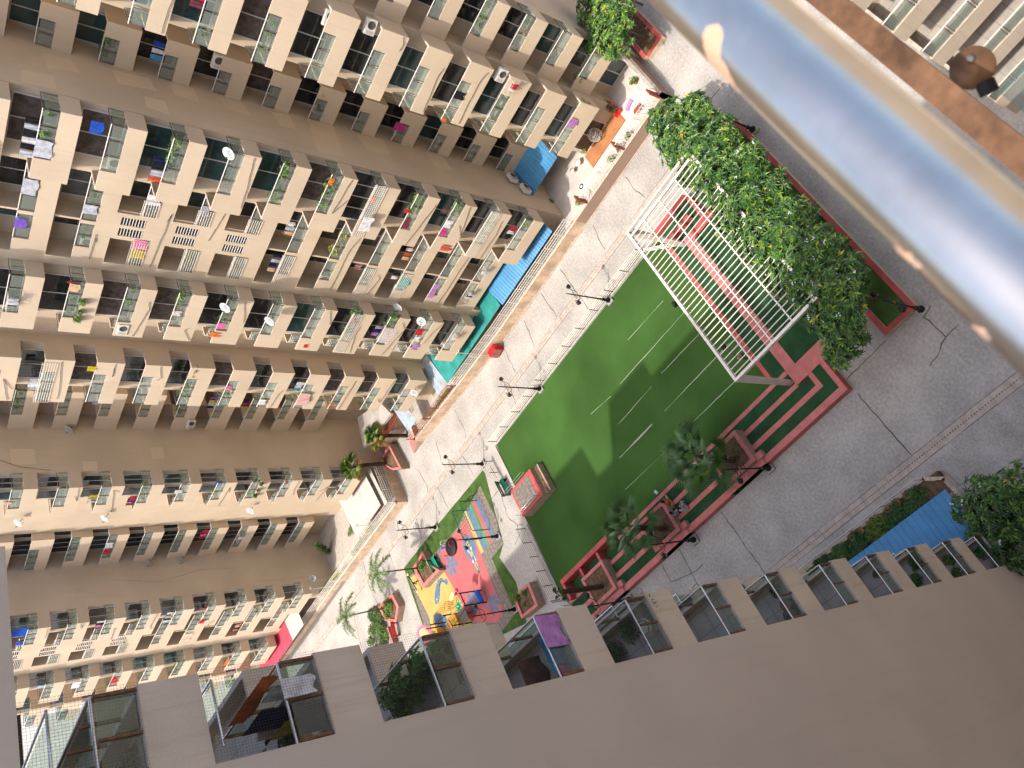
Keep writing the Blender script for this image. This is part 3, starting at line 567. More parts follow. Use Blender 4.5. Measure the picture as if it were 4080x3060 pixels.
for (x, y) in [(PX0 + .1, PY1 - .2), (PX1 - .1, PY1 - .2), (PX0 + .1, PY0 + .2), (PX1 - .1, PY0 + .2)]:
    b = MB(); s = 1 if x < 24 else -1; t_ = -1 if y > 14 else 1
    for (z0, z1, ox0, ox1) in [(0, 1.4, .0, .0), (1.4, 2.8, .0, .0), (2.8, 4.2, .0, 0), (4.2, PZ, 0, 0)]:
        w0, w1 = .16 + z0 * .012, .16 + z1 * .012
        V = [(x - .08, y - w0, z0), (x + .08, y - w0, z0), (x + .08, y + w0, z0), (x - .08, y + w0, z0), (x - .08, y - w1, z1), (x + .08, y - w1, z1), (x + .08, y + w1, z1), (x - .08, y + w1, z1)]
        b.raw(V, [(0, 1, 5, 4), (1, 2, 6, 5), (2, 3, 7, 6), (3, 0, 4, 7)], 'white_metal')
    b.build('leg', pg, loc=o_)
def floodlight(x, y, z, lab, out):
    b = MB(); b.box(-.16, .16, -.08 + out, .08 + out, -.12, .12, 'black'); b.box(-.02, .02, out - .08, 0, -.02, .02, 'dark_metal'); o = b.build('floodlight'); o.location = (x, y, z); tag(o, lab, 'floodlight', 'floodlights on the pergola')
floodlight(24.5, PY1 + .02, PZ + .1, 'black floodlight on the middle of the front beam of the white pergola', .22)
floodlight(20.4, PY1 - .3, PZ - .15, 'black floodlight near the lower right corner of the white pergola', -.2)

# ------------------------------------------------------------------ fences, rails and podium walls
def ladder_rail(name, p0, p1, h, nrail, nposts, m, lab, cat='railing', group=None, r=.024, lean=0.0, z=0.0, verts=0):
    x0, y0 = p0; x1, y1 = p1; L = math.hypot(x1 - x0, y1 - y0); ux, uy = (x1 - x0) / L, (y1 - y0) / L; nx, ny = -uy, ux
    e = empty(name, lab, cat, (x0, y0, z), group=group)
    b = MB()
    for i in range(nrail):
        t = (i + 1) / nrail; b.tube([(nx * lean * t, ny * lean * t, h * t), (ux * L + nx * lean * t, uy * L + ny * lean * t, h * t)], r, m, n=5)
    if verts:
        k = int(L / verts)
        for i in range(k + 1): q = L * i / k; b.tube([(ux * q, uy * q, 0.02), (ux * q + nx * lean, uy * q + ny * lean, h)], r * .7, m, n=4)
    b.build('rails', e)
    for i in range(nposts + 1):
        q = L * i / nposts; b = MB(); b.box(ux * q - .025, ux * q + .025, uy * q - .025, uy * q + .025, 0, h, m if verts else 'rust_grey'); b.build('post', e)
    return e
ladder_rail('railing', (32.72, 20.2), (32.72, 40.9), .95, 5, 11, 'white_metal', 'long low steel railing on the kerb between the turf pitch and the drain', group='white railings round the turf pitch', z=.1)
ladder_rail('railing', (31.9, 42.5), (28.3, 42.3), .95, 5, 3, 'white_metal', 'short steel railing behind the green bench at the corner of the pitch', group='white railings round the turf pitch')
ladder_rail('railing', (25.2, 42.45), (18.9, 42.45), .95, 5, 5, 'white_metal', 'steel railing at the playground end of the pitch, below the red box', group='white railings round the turf pitch')
ladder_rail('railing', (18.7, 42.3), (16.3, 39.6), 1.0, 5, 3, 'steel', 'steel railing by the last palm on the seating steps', group='white railings round the turf pitch')
ladder_rail('railing', (30.4, 17.6), (32.4, 19.9), .95, 5, 3, 'white_metal', 'steel railing beside the red stair at the left end of the stage', group='white railings round the turf pitch')
def podium(name, pts, lab, hgt_=1.18, th=.3, m='cream', inner=1):
    b = MB()
    for (x0, y0), (x1, y1) in zip(pts, pts[1:]):
        L = math.hypot(x1 - x0, y1 - y0); ux, uy = (x1 - x0) / L, (y1 - y0) / L; nx, ny = uy * inner, -ux * inner
        P = [(x0, y0), (x1, y1), (x1 + nx * th, y1 + ny * th), (x0 + nx * th, y0 + ny * th)]
        b.poly(P, 0, hgt_, 'ledge', side=m)
        Q = [(x0 - nx * .04, y0 - ny * .04), (x1 - nx * .04, y1 - ny * .04), (x1 - nx * .001, y1 - ny * .001), (x0 - nx * .001, y0 - ny * .001)]
        b.poly(Q, 0, .12, 'ledge')
    o = b.build(name); tag(o, lab, 'wall'); return o
mat('podium_paint', (0.30, 0.205, 0.155), .9, var=.08, scale=.5)
mat('podium_old', (0.52, 0.38, 0.27), .9, var=.3, scale=1.2, scale2=6); streaks(M['podium_old'], (0.22, 0.13, 0.08), .5, 2)
podium('patio_wall', [(48, 11.92), (38.62, 11.92), (38.62, 22.6)], 'freshly painted brown wall round the patio with the white lattice railing', m='podium_paint', inner=1)
podium('patio_wall', [(38.62, 22.6), (38.62, 33.8), (38.95, 41.0), (39.58, 49.42), (41.2, 49.3)], 'stained beige wall below the teal roof along the road', m='podium_old')
podium('patio_wall', [(42, 55.24), (36.85, 55.24), (37.2, 70), (37.3, 90)], 'stained beige wall below the white corrugated roof, running down to the lower left', m='podium_old')
for (x0, x1, y0, y1, m) in [(38.92, 60, 12.22, 24, 'marble'), (38.98, 60, 24, 49, 'floor_tile'), (37.2, 60, 55.54, 92, 'floor_tile')]:
    b = MB(); b.box(x0 + (.9 if y0 == 24 else 0), x1, y0, y1, 0, .6, m); struct(b, 'terrace_floor')
# lattice railing round the timber deck
lr = empty('lattice_railing', 'white lattice railing with rust coloured posts round the marble patio', 'railing', (38.77, 12.2, 1.18)); rnd = random.Random(3)
def lattice(xa, ya, xb, yb, nm='lattice_panel'):
    b = MB(); L = math.hypot(xb - xa, yb - ya); ux, uy = (xb - xa) / L, (yb - ya) / L
    P = lambda s, z: (xa + ux * s, ya + uy * s, z)
    b.tube([P(0, .06), P(L, .06)], .018, 'white_metal', n=5); b.tube([P(0, .95), P(L, .95)], .022, 'white_metal', n=5)
    s = 0
    while s < L - .1:
        w_ = rnd.uniform(.35, .6); e_ = min(L, s + w_)
        b.tube([P(s, .06), P(e_, .95)], .018, 'white_metal', n=4); b.tube([P(e_, .06), P(s, .95)], .018, 'white_metal', n=4); b.tube([P((s + e_) / 2, .06), P(min(L, e_ + .2), .95)], .018, 'white_metal', n=4)
        s += .28
    b.build(nm, lr)
for a, c in ((.15, 2.0), (2.1, 4.1), (4.2, 6.4), (6.5, 8.6)): lattice(0, a, 0, c)
lattice(.3, -.12, 6, -.12)
for y in (.05, 4.15, 8.8): b = MB(); b.box(-.12, .45, y - .06, y + .06, -.02, 1.02, 'wood_red'); b.build('post', lr)
for (p0, p1, lab) in [((38.78, 22.8), (38.78, 33.8), 'white grid railing on the patio wall beside the blue corrugated roof'), ((38.78, 33.9), (39.1, 41.0), 'white grid railing on the patio wall beside the teal roof'), ((37.05, 55.5), (37.4, 70), 'white grid railing beside the white corrugated roof'), ((37.4, 70.1), (37.45, 88), 'white grid railing beside the red and white roof')]:
    ladder_rail('grid_railing', p0, p1, .95, 4, 8, 'white_metal', lab, group='white grid railings on the patio walls', z=1.18, verts=.24, r=.026)
ladder_rail('grid_railing', (39.15, 41.3), (39.6, 49.2), .95, 4, 5, 'wood_red', 'rusty red grid railing below the planted patio', z=1.18, verts=.2, r=.022)
ladder_rail('grid_railing', (41.5, 55.4), (37.0, 55.4), .95, 4, 3, 'white_metal', 'short white grid railing at the end of the white roof, behind the palm', z=1.18, verts=.24, r=.026)

def corrugated(name, x0, x1, y0, y1, z0, z1, m, lab, group=None, pitch=.28, amp=.03, m2=None, along='x', curl=0.0):
    """ribbed sheet; ribs run down the slope (along X)"""
    b = MB(); ny = int((y1 - y0) / pitch) * 6; nx = 10; V = []
    for i in range(nx + 1):
        u = i / nx; zc = z0 + (z1 - z0) * (u - curl * (1 - u) ** 3)
        for j in range(ny + 1):
            v = j / ny; ph = (v * (y1 - y0) / pitch) % 1; r = amp * (1.0 if ph < .18 else 0)
            V.append((x0 + (x1 - x0) * u, y0 + (y1 - y0) * v, zc + r))
    F = [(i * (ny + 1) + j, (i + 1) * (ny + 1) + j, (i + 1) * (ny + 1) + j + 1, i * (ny + 1) + j + 1) for i in range(nx) for j in range(ny)]
    b.raw(V, F, m)
    o = b.build(name); sd = o.modifiers.new('thick', 'SOLIDIFY'); sd.thickness = .02; tag(o, lab, 'roof', group); return o
G_ = 'corrugated patio roofs'
corrugated('patio_roof', 42.1, 44.6, 19.9, 23.45, 2.9, 3.6, 'blue_roof', 'small square blue corrugated roof between the deck patio and the middle block', G_)
corrugated('patio_roof', 39.0, 41.0, 24.1, 31.6, 2.35, 3.0, 'blue_roof', 'long bright blue corrugated roof along the grid railing, next to the teal one', G_, curl=.25)
corrugated('patio_roof', 39.0, 42.35, 31.65, 40.9, 2.35, 3.0, 'teal_roof', 'teal sheet roof with white specks between two blue roofs', G_, pitch=1.1, amp=.035)
corrugated('patio_roof', 39.2, 42.35, 40.95, 42.5, 2.35, 3.1, 'blue_roof_old', 'faded pale blue strip of corrugated roof below the teal roof', G_, pitch=.2)
corrugated('patio_roof', 39.7, 42.6, 46.6, 48.2, 2.35, 3.0, 'blue_roof_old', 'narrow pale blue corrugated roof just above the palm trees', G_, pitch=.2)
corrugated('patio_roof', 37.3, 41.8, 56.2, 61.9, 2.35, 2.9, 'white_roof', 'clean white corrugated roof below the palms', G_, pitch=.2)
corrugated('patio_roof', 37.2, 41.7, 55.6, 56.15, 2.0, 2.5, 'white_roof', 'grey sloping end strip of the white corrugated roof', G_, pitch=.2, amp=.04)
corrugated('patio_roof', 36.15, 39.4, 76.6, 80.0, 2.75, 3.2, 'white_roof', 'cream ribbed roof beside the red roof, lower left', G_, pitch=.2)
corrugated('patio_roof', 36.1, 40.2, 80.05, 89.5, 2.75, 3.3, 'red_roof', 'crimson ribbed roof at the lower left', G_, pitch=.5)
# grey concrete canopy slabs by the entrance
b = MB(); b.poly([(42.2, 48.7), (44.4, 49.6), (46.0, 53.8), (42.8, 54.7)], 2.7, 3.0, 'concrete_old'); b.poly([(42.5, 49.2), (43.2, 49.5), (43.2, 54.2), (42.7, 54.2)], 0, 2.69, 'stone_clad'); tag(b.build('entrance_canopy'), 'grey weathered concrete canopy between the two palms and the block wall', 'canopy')
b = MB()
for i in range(22): b.box(41.6, 42.9, 48.9 + i * .24, 48.96 + i * .24, 2.5, 2.56, 'wood_red')
for x in (41.7, 42.3, 42.8): b.box(x, x + .08, 48.8, 54.2, 2.42, 2.495, 'wood_red')
tag(b.build('timber_trellis'), 'dark red timber trellis beside the grey canopy', 'trellis')
# planters and steps at the entrance gap
def poly_planter(pts, hgt_, lab, loc=(0, 0)):
    cx = sum(p[0] for p in pts) / len(pts); cy = sum(p[1] for p in pts) / len(pts)
    e = empty('planter', lab, 'planter', (cx, cy, 0)); b = MB(); n = len(pts)
    P = [(p[0] - cx, p[1] - cy) for p in pts]; Q = [(p[0] * .76, p[1] * .76) for p in P]
    for i in range(n):
        a, c, d, f = P[i], P[(i + 1) % n], Q[(i + 1) % n], Q[i]
        b.face([(*a, 0), (*c, 0), (*c, hgt_), (*a, hgt_)], 'stone_clad'); b.face([(*a, hgt_), (*c, hgt_), (*d, hgt_), (*f, hgt_)], 'red_paint_pale'); b.face([(*f, hgt_), (*d, hgt_), (*d, hgt_ - .15), (*f, hgt_ - .15)], 'red_paint')
    b.build('box', e); s_ = MB(); s_.poly(Q, hgt_ - .12, hgt_ - .12, 'soil'); s_.build('soil', e); return e
poly_planter([(42.4, 53.4), (39.1, 53.0), (40.0, 54.4), (42.2, 56.0)], .95, 'stone and pink planter at the foot of the palm beside the white roof')
b = MB(); b.box(39.65, 41.0, 49.5, 50.1, 0, .75, 'stone_clad', top='red_paint_pale'); b.box(39.7, 41.0, 50.1, 50.7, 0, .5, 'stone_clad', top='red_paint_pale'); b.box(39.7, 41.0, 50.7, 51.3, 0, .25, 'stone_clad', top='red_paint_pale'); tag(b.build('entrance_steps'), 'small pink and stone steps at the end of the stained wall below the blue strip', 'steps')
# near terrace (bottom right)
b = MB(); b.box(8.6, 9.75, 14.5, 40, 0, .45, 'soil'); b.box(-10, 8.6, 13.6, 40, 0, .4, 'concrete_old'); struct(b, 'terrace_floor')
podium('patio_wall', [(-6, 13.6), (9.3, 14.35), (9.95, 15.2), (9.95, 40)], 'low wall of the near patio beside the dotted drain', hgt_=.5, th=.2, m='near_fascia', inner=-1)
ladder_rail('grid_railing', (9.85, 15.3), (9.85, 33), .9, 2, 8, 'white_metal', 'white railing of the near patio beside the dotted drain', z=.5, verts=.12, r=.014)
ladder_rail('grid_railing', (9.2, 14.5), (5.2, 14.2), .9, 4, 4, 'brown_metal', 'rusty grid railing at the end of the near patio', z=.5, verts=.22, r=.018)
corrugated('patio_roof', 4.2, 8.35, 13.9, 22, 3.2, 2.75, 'blue_roof', 'blue corrugated roof at the lower right beside the near block', G_, pitch=.34, amp=.03)
# raised bed with a red rim for the row of trees
bd = empty('tree_bed', 'long red rimmed bed that holds the row of glossy trees', 'planter', (25, 11, 0)); o_ = (-25, -11, 0)
b = MB()
for (x0, x1, y0, y1) in [(16.55, 33.2, 9.9, 10.2), (16.55, 16.85, 10.2, 12.0), (16.85, 18.2, 11.7, 12.0), (32.9, 33.2, 10.2, 11.8)]: b.box(x0, x1, y0, y1, 0, .42, 'cream', top='red_paint')
b.build('kerb', bd, loc=o_); b = MB(); b.box(16.85, 32.9, 10.2, 11.7, 0, .3, 'lawn'); b.build('soil', bd, loc=o_)
bd = empty('tree_bed', 'red rimmed bed with bare soil at the top edge, below the bushy tree', 'planter', (45.7, 10.95, 0))
b = MB()
for (x0, x1, y0, y1) in [(-3.2, 6, -1.3, -1.0), (-3.2, -2.9, -1.0, .3), (-2.9, 6, .3, .6)]: b.box(x0, x1, y0, y1, 0, .42, 'cream', top='red_paint')
b.build('kerb', bd); b = MB(); b.box(-2.9, 6, -1.0, .3, 0, .3, 'soil'); b.build('soil', bd)
# raised square box by the pitch corner (basement skylight)
bk = empty('roof_box', 'square raised box with red rim and steel rails at the corner of the pitch', 'box', (26.7, 39.7, 0))
b = MB(); b.box(-1.25, 1.15, -1.55, 1.4, 0, 1.0, 'stone_clad', top='red_paint'); b.build('box', bk)
b = MB(); b.box(-1.0, .9, -1.1, 1.15, 1.0, 1.02, 'paver'); b.build('lid', bk)
b = MB()
for z in (1.35, 1.7): b.tube([(-1.15, 1.3, z), (-1.15, -1.3, z), (-.2, -1.3, z)], .022, 'steel', n=6); b.tube([(1.1, 1.5, z), (1.1, -1.2, z)], .022, 'steel', n=6)
for (x, y) in [(-1.15, 1.3), (-1.15, 0), (-1.15, -1.3), (-.2, -1.3), (1.1, 1.5), (1.1, .2), (1.1, -1.2)]: b.tube([(x, y, 1.0), (x, y, 1.7)], .02, 'steel', n=5)
b.build('rail', bk)
b = MB(); b.box(-1.2, 1.2, -2.1, -1.56, 0, .55, 'stone_clad'); b.box(-1.2, 1.2, -1.95, -1.7, .55, .56, 'soil'); b.build('step', bk)
# sitting stone planter by the path
poly_planter([(21.3, 43.8), (19.4, 44.0), (19.6, 46.3), (21.5, 46.2)], .8, 'square pink rimmed planter of bare soil on the path below the pitch railing')
poly_planter([(31.3, 55.0), (29.9, 54.9), (28.45, 53.7), (28.6, 56.9), (31.0, 57.3)], .7, 'planter behind the green bench with the slender palm, left of the playground')
poly_planter([(31.0, 61.9), (29.4, 61.6), (28.5, 62.9), (29.6, 64.6), (31.4, 65.0)], .7, 'clipped bush planter beside the red bench')
b = MB(); b.box(27.2, 29.0, 64.7, 65.0, 0, .6, 'stone_clad', top='red_paint_pale'); b.box(27.2, 27.5, 65.0, 68.0, 0, .6, 'stone_clad', top='red_paint_pale'); tag(b.build('bed_wall'), 'pink topped bed wall below the red bench', 'wall')
# small square hydrant box
b = MB(); b.box(-.3, .3, -.45, .45, .2, 1.0, 'play_red'); b.box(-.32, -.3, -.38, -.03, .3, .9, 'rail_glass'); b.box(-.32, -.3, .03, .38, .3, .9, 'rail_glass'); b.tube([(0, -.6, 0), (0, -.6, .9), (-.1, -.6, 1.0)], .05, 'play_red', n=8); b.box(-.2, -.1, -.38, -.3, 0, .2, 'play_red'); b.box(-.2, -.1, .3, .38, 0, .2, 'play_red')
hy = b.build('fire_hose_box'); hy.location = (38.3, 36.0, 0); hy.rotation_euler.z = .1; tag(hy, 'bright red fire hose cabinet against the stained wall by the road', 'fire hose cabinet')
# ------------------------------------------------------------------ leaves and plants
def leafv(L, W, fold=.25, droop=.25):
    """one leaf pointing along +X, two halves folded on the midrib"""
    return [(0, 0, 0), (L * .45, W * .42, fold * W - droop * L * .15), (L, 0, -droop * L), (L * .45, -W * .42, fold * W - droop * L * .15), (L * .5, 0, -droop * L * .25)]
LF = [(0, 4, 1), (1, 4, 2), (0, 3, 4), (3, 2, 4)]
def add_leaves(b, c, nrm, n, L, W, ms, rnd, spread=1.0, up=.45):
    """a whorl of leaves round a shoot tip"""
    nrm = Vector(nrm).normalized(); a = nrm.orthogonal().normalized(); d = nrm.cross(a); ph = rnd.random() * 6
    for i in range(n):
        th = ph + i * 2.4; el = up * rnd.uniform(.3, 1.5); dirv = (a * math.cos(th) + d * math.sin(th)) * spread + nrm * el; dirv.normalize()
        side = dirv.cross(nrm).normalized(); upv = side.cross(dirv); l = L * rnd.uniform(.7, 1.15); w_ = W * rnd.uniform(.8, 1.15)
        V = [Vector(c) + dirv * p[0] + side * p[1] + upv * p[2] for p in leafv(l, w_)]
        b.raw(V, LF, ms[rnd.randrange(len(ms))])
def crown_tree(name, lab, cat, base, blobs, n, seed, L=.30, W=.11, ms=('leaf_dark', 'leaf_dark', 'leaf_dark', 'leaf_mid', 'leaf_mid', 'leaf_light'), group=None, flowers=0, trunk_r=.09, shell=.55):
    """trunk, forked limbs and whorls of leaves at the limb tips; blobs = [(dx, dy, z, r)]"""
    rnd = random.Random(seed); e = empty(name, lab, cat, (base[0], base[1], base[2]), group=group)
    t = MB(); c = MB(); fl = MB(); tot = sum(q[3] ** 2 for q in blobs)
    zmin = min(q[2] - q[3] for q in blobs); fork = (0, 0, max(.4, zmin * .7))
    t.tube([(0, 0, 0), (rnd.uniform(-.08, .08), rnd.uniform(-.08, .08), fork[2] * .5), fork], trunk_r, 'bark', n=7, r2=trunk_r * .7)
    for (dx, dy, z, r) in blobs:
        cen = Vector((dx, dy, z)); m_ = (Vector(fork) + cen) / 2 + Vector((rnd.uniform(-.2, .2), rnd.uniform(-.2, .2), -.15))
        t.tube([fork, m_, cen], trunk_r * .6, 'bark', n=5, r2=trunk_r * .3)
        k = max(5, int(n * r * r / tot))
        for i in range(k):
            v = Vector((rnd.gauss(0, 1), rnd.gauss(0, 1), rnd.gauss(.25, .8))).normalized(); q = r * rnd.uniform(shell, 1.0) * (1 + .12 * math.sin(v.x * 5 + seed))
            p = cen + Vector((v.x, v.y, v.z * .75)) * q
            if i % 3 == 0: t.tube([cen + (p - cen) * .15, (cen + p) / 2 + Vector((0, 0, -.05)), p], .022, 'bark', n=3, r2=.010, cap=False)
            nn = (v + Vector((0, 0, .8))).normalized(); rr = rnd.random()
            mm = ms if rr > .06 else ms + ('leaf_yellow',)
            add_leaves(c, p, nn, rnd.randint(8, 12), L, W, mm, rnd)
            if flowers and rnd.random() < flowers:
                for j in range(4): fp = p + Vector((rnd.uniform(-.09, .09), rnd.uniform(-.09, .09), .12)); fl.lathe(fp, [(0, .02), (.045, .03), (.02, 0)], 'cl_white', n=5)
    t.build('trunk', e); c.build('crown', e)
    if flowers and fl.v: fl.build('blossoms', e)
    return e
TR = [((32.4, 10.9), [(.1, -.75, 4.1, 1.1), (1.5, .7, 3.9, 1.25), (.3, 1.3, 4.2, 1.2), (2.6, 1.5, 3.6, .85), (-.9, .5, 4.1, 1.2), (-.3, 2.0, 3.8, .8)], 'tree at the upper left end of the row, leaning over the road drain'),
      ((30.0, 11.0), [(.1, -.75, 4.1, 1.1), (.6, .4, 4.4, 1.5), (-.9, .3, 4.2, 1.4), (.2, 1.7, 4.0, 1.0)], 'second tree of the glossy row, at the far corner of the pergola'),
      ((27.6, 10.9), [(.1, -.75, 4.1, 1.1), (.4, .6, 4.4, 1.55), (-.8, 1.3, 4.2, 1.3), (-.2, -.6, 3.9, 1.2)], 'third tree of the glossy row, behind the upper part of the pergola'),
      ((25.2, 11.0), [(.1, -.75, 4.1, 1.1), (.2, .6, 4.5, 1.55), (-.9, 1.1, 4.3, 1.35), (.8, 1.8, 4.0, 1.0), (0, -.6, 4.0, 1.1)], 'fourth tree of the glossy row, behind the middle of the pergola'),
      ((22.9, 11.0), [(.1, -.75, 4.1, 1.1), (.1, .7, 4.5, 1.6), (-.8, .2, 4.4, 1.4), (.2, 1.9, 4.1, 1.0)], 'fifth tree of the glossy row, dark and dense beside the pergola slats'),
      ((20.6, 11.0), [(.1, -.75, 4.1, 1.1), (.1, .5, 4.5, 1.55), (-.9, 1.0, 4.3, 1.4), (.4, 1.9, 4.0, 1.0), (-.2, -.7, 4.1, 1.1)], 'sixth tree of the glossy row, with yellow leaves, near the pergola corner'),
      ((18.4, 11.1), [(.1, -.75, 4.1, 1.1), (-.1, .2, 4.4, 1.5), (-1.1, .8, 4.2, 1.35), (.3, 1.5, 3.9, .9), (-1.9, 1.4, 3.7, 1.0), (-2.3, 2.1, 3.5, .7)], 'last tree of the glossy row, reaching out over the pavement, with white flowers')]
for i, (bp, bl, lab) in enumerate(TR):
    crown_tree('broadleaf_tree', lab, 'tree', (bp[0], bp[1], .3), bl, 520, 100 + i, group='row of glossy trees in the red rimmed bed', flowers=.05, L=.38, W=.175)
crown_tree('broadleaf_tree', 'bushy lighter green tree over the red bed at the top edge', 'tree', (43.9, 10.6, .3), [(-1.7, .4, 4.2, 1.45), (-.5, -.4, 4.5, 1.45), (-1.3, -1.0, 4.2, 1.1), (-.6, 1.1, 4.1, 1.1), (.4, .2, 4.6, 1.2)], 420, 201, ms=('leaf_dark', 'leaf_mid', 'leaf_mid', 'leaf_light'), L=.36, W=.135)
crown_tree('broadleaf_tree', 'darker tree cut off by the top edge of the photo', 'tree', (46.0, 9.2, .3), [(.0, .4, 4.4, 1.6), (-1.2, .9, 4.0, 1.0)], 260, 202, L=.34, W=.125)
crown_tree('broadleaf_tree', 'large dark leaved tree with white flowers at the right edge, over the near blue roof', 'tree', (5.2, 11.7, 0), [(.8, .5, 4.3, 1.35), (.3, 1.5, 4.0, 1.1), (-.5, 1.0, 4.4, 1.2), (1.0, -.6, 4.2, 1.3), (-.4, -.6, 4.4, 1.3), (1.7, 1.6, 3.6, .8), (1.9, .6, 3.8, .8)], 520, 203, flowers=.05, L=.34, W=.125)

# fan palms
def fan_palm(name, lab, base, h, seed, lean=(0, 0), nf=22, r=1.5, ms='fan_leaf', dry=3, group=None):
    rnd = random.Random(seed); e = empty(name, lab, 'palm', base, group=group)
    t = MB(); P = [(lean[0] * u * u, lean[1] * u * u, h * u) for u in (0, .25, .5, .75, 1)]; t.tube(P, .17, 'palm_bark', n=9, r2=.13)
    for i in range(int(h / .12)): u = i * .12 / h; t.lathe((lean[0] * u * u, lean[1] * u * u, h * u), [(.16, 0), (.185 + rnd.uniform(0, .03), .05), (.15, .06)], 'palm_bark', n=9)
    t.build('trunk', e); top = Vector(P[-1]); c = MB()
    for i in range(nf):
        th = i * 2.4 + rnd.uniform(-.25, .25); u = i / nf; el = 1.25 - 1.55 * u + rnd.uniform(-.12, .12); d = Vector((math.cos(th) * math.cos(el), math.sin(th) * math.cos(el), math.sin(el)))
        Ls = r * (.50 + .22 * u) * rnd.uniform(.8, 1.1); hub = top + d * Ls + Vector((0, 0, .1 - .12 * u)); mt_ = 'dry_leaf' if i >= nf - dry else (ms if rnd.random() > .3 else 'leaf_mid')
        c.tube([top, (top + hub) / 2 + Vector((0, 0, .06)), hub], .02, 'feather_leaf', n=4, cap=False)
        side = d.cross(Vector((0, 0, 1))).normalized(); upn = side.cross(d).normalized(); roll = rnd.uniform(-.5, .5); side, upn = side * math.cos(roll) + upn * math.sin(roll), upn * math.cos(roll) - side * math.sin(roll)
        R_l = r * rnd.uniform(.42, .56); K = 30; sp_ = 2.15
        for k in range(K):
            a = -sp_ + 2 * sp_ * k / (K - 1); aw = sp_ / (K - 1)
            def pt(a_, rr, dz=0): return hub + (d * math.cos(a_) + side * math.sin(a_)) * rr + upn * (dz * 2.2 + .10 * abs(math.sin(a_)) * rr) - Vector((0, 0, 1)) * (rr * rr * (.16 + .3 * max(0, u - .5)))
            R2 = R_l * (1 - .10 * abs(a) / 2) * rnd.uniform(.90, 1.08); q = .46
            c.face([hub, pt(a - aw, R2 * q, -.012), pt(a, R2 * q, .03)], mt_); c.face([hub, pt(a, R2 * q, .03), pt(a + aw, R2 * q, -.012)], mt_)
            tip = pt(a + rnd.uniform(-.02, .02), R2, -.05); c.face([pt(a - aw * .62, R2 * q, -.005), tip, pt(a, R2 * q, .03)], mt_); c.face([pt(a, R2 * q, .03), tip, pt(a + aw * .62, R2 * q, -.005)], mt_)
    c.build('crown', e); return e
gp = 'fan palms in the planters on the steps'
fan_palm('fan_palm', 'fan palm on the seating steps nearest the pergola, with a wide blue green crown', (17.1, 23.1, .9), 2.5, 1, (.5, .3), 18, 2.3, dry=0, group=gp)
fan_palm('fan_palm', 'fan palm behind the three seated people', (16.95, 30.0, .9), 2.3, 2, (.6, .5), 17, 2.15, dry=0, group=gp)
# the third one is a bare headed palm
fan_palm('fan_palm', 'palm with a thick hairy trunk and hardly any crown, beside the steel rail', (17.0, 37.2, .9), 3.3, 3, (.3, .5), 5, .6, dry=0, group=gp)
fan_palm('fan_palm', 'sunlit green fan palm in the stone planter beside the white roof', (41.3, 55.1, .85), 3.3, 4, (.1, .5), 18, 1.45, ms='leaf_light', dry=3, group='fan palms at the entrance')
fan_palm('fan_palm', 'sunlit green fan palm by the timber trellis', (41.9, 51.5, 0), 3.1, 5, (.2, .3), 18, 1.4, ms='leaf_light', dry=3, group='fan palms at the entrance')
# feather palms
def feather_palm(lab, base, h, seed, lean, nf=9, L=2.3):
    rnd = random.Random(seed); e = empty('feather_palm', lab, 'palm', base, group='slender feather palms beside the playground')
    t = MB(); P = [(lean[0] * u * u, lean[1] * u * u, h * u) for u in (0, .33, .66, 1)]; t.tube(P, .085, 'bark', n=8, r2=.06)
    t.tube([P[-1], (P[-1][0], P[-1][1], P[-1][2] + .5)], .07, 'leaf_mid', n=7, r2=.05); t.build('trunk', e)
    c = MB(); top = Vector(P[-1]) + Vector((0, 0, .45))
    for i in range(nf):
        th = i * 2 * math.pi / nf + rnd.uniform(-.15, .15); el = rnd.uniform(.35, .9); S_ = []
        for k in range(15):
            u = k / 14; q = L * u; S_.append(top + Vector((math.cos(th) * q * math.cos(el * (1 - .3 * u)), math.sin(th) * q * math.cos(el * (1 - .3 * u)), q * math.sin(el) - .95 * u * u * L * .75)))
        c.tube(S_[::3] + [S_[-1]], .018, 'feather_leaf', n=4, r2=.006, cap=False)
        for k in range(1, 64):
            u = k / 64 * 13.9; a = int(u); f_ = u - a; p = S_[a].lerp(S_[a + 1], f_); d = (S_[a + 1] - S_[a]).normalized(); sd = d.cross(Vector((0, 0, 1))).normalized()
            l = .36 * math.sin(.35 + 2.5 * k / 64) + .08
            for s_ in (-1, 1):
                tip = p + (sd * s_ * rnd.uniform(.7, 1) + d * .55 + Vector((0, 0, rnd.uniform(-.5, .5)))) * l; c.face([p - d * .035, tip, p + d * .035], 'feather_leaf' if rnd.random() > .12 else 'leaf_light')
    c.build('crown', e); return e
feather_palm('slender feather palm rising from the planter behind the green bench', (30.5, 56.6, .6), 3.7, 11, (.1, .2))
feather_palm('slender feather palm over the red bench, nearest the lower left road', (30.5, 63.8, .6), 3.5, 12, (.1, .6))

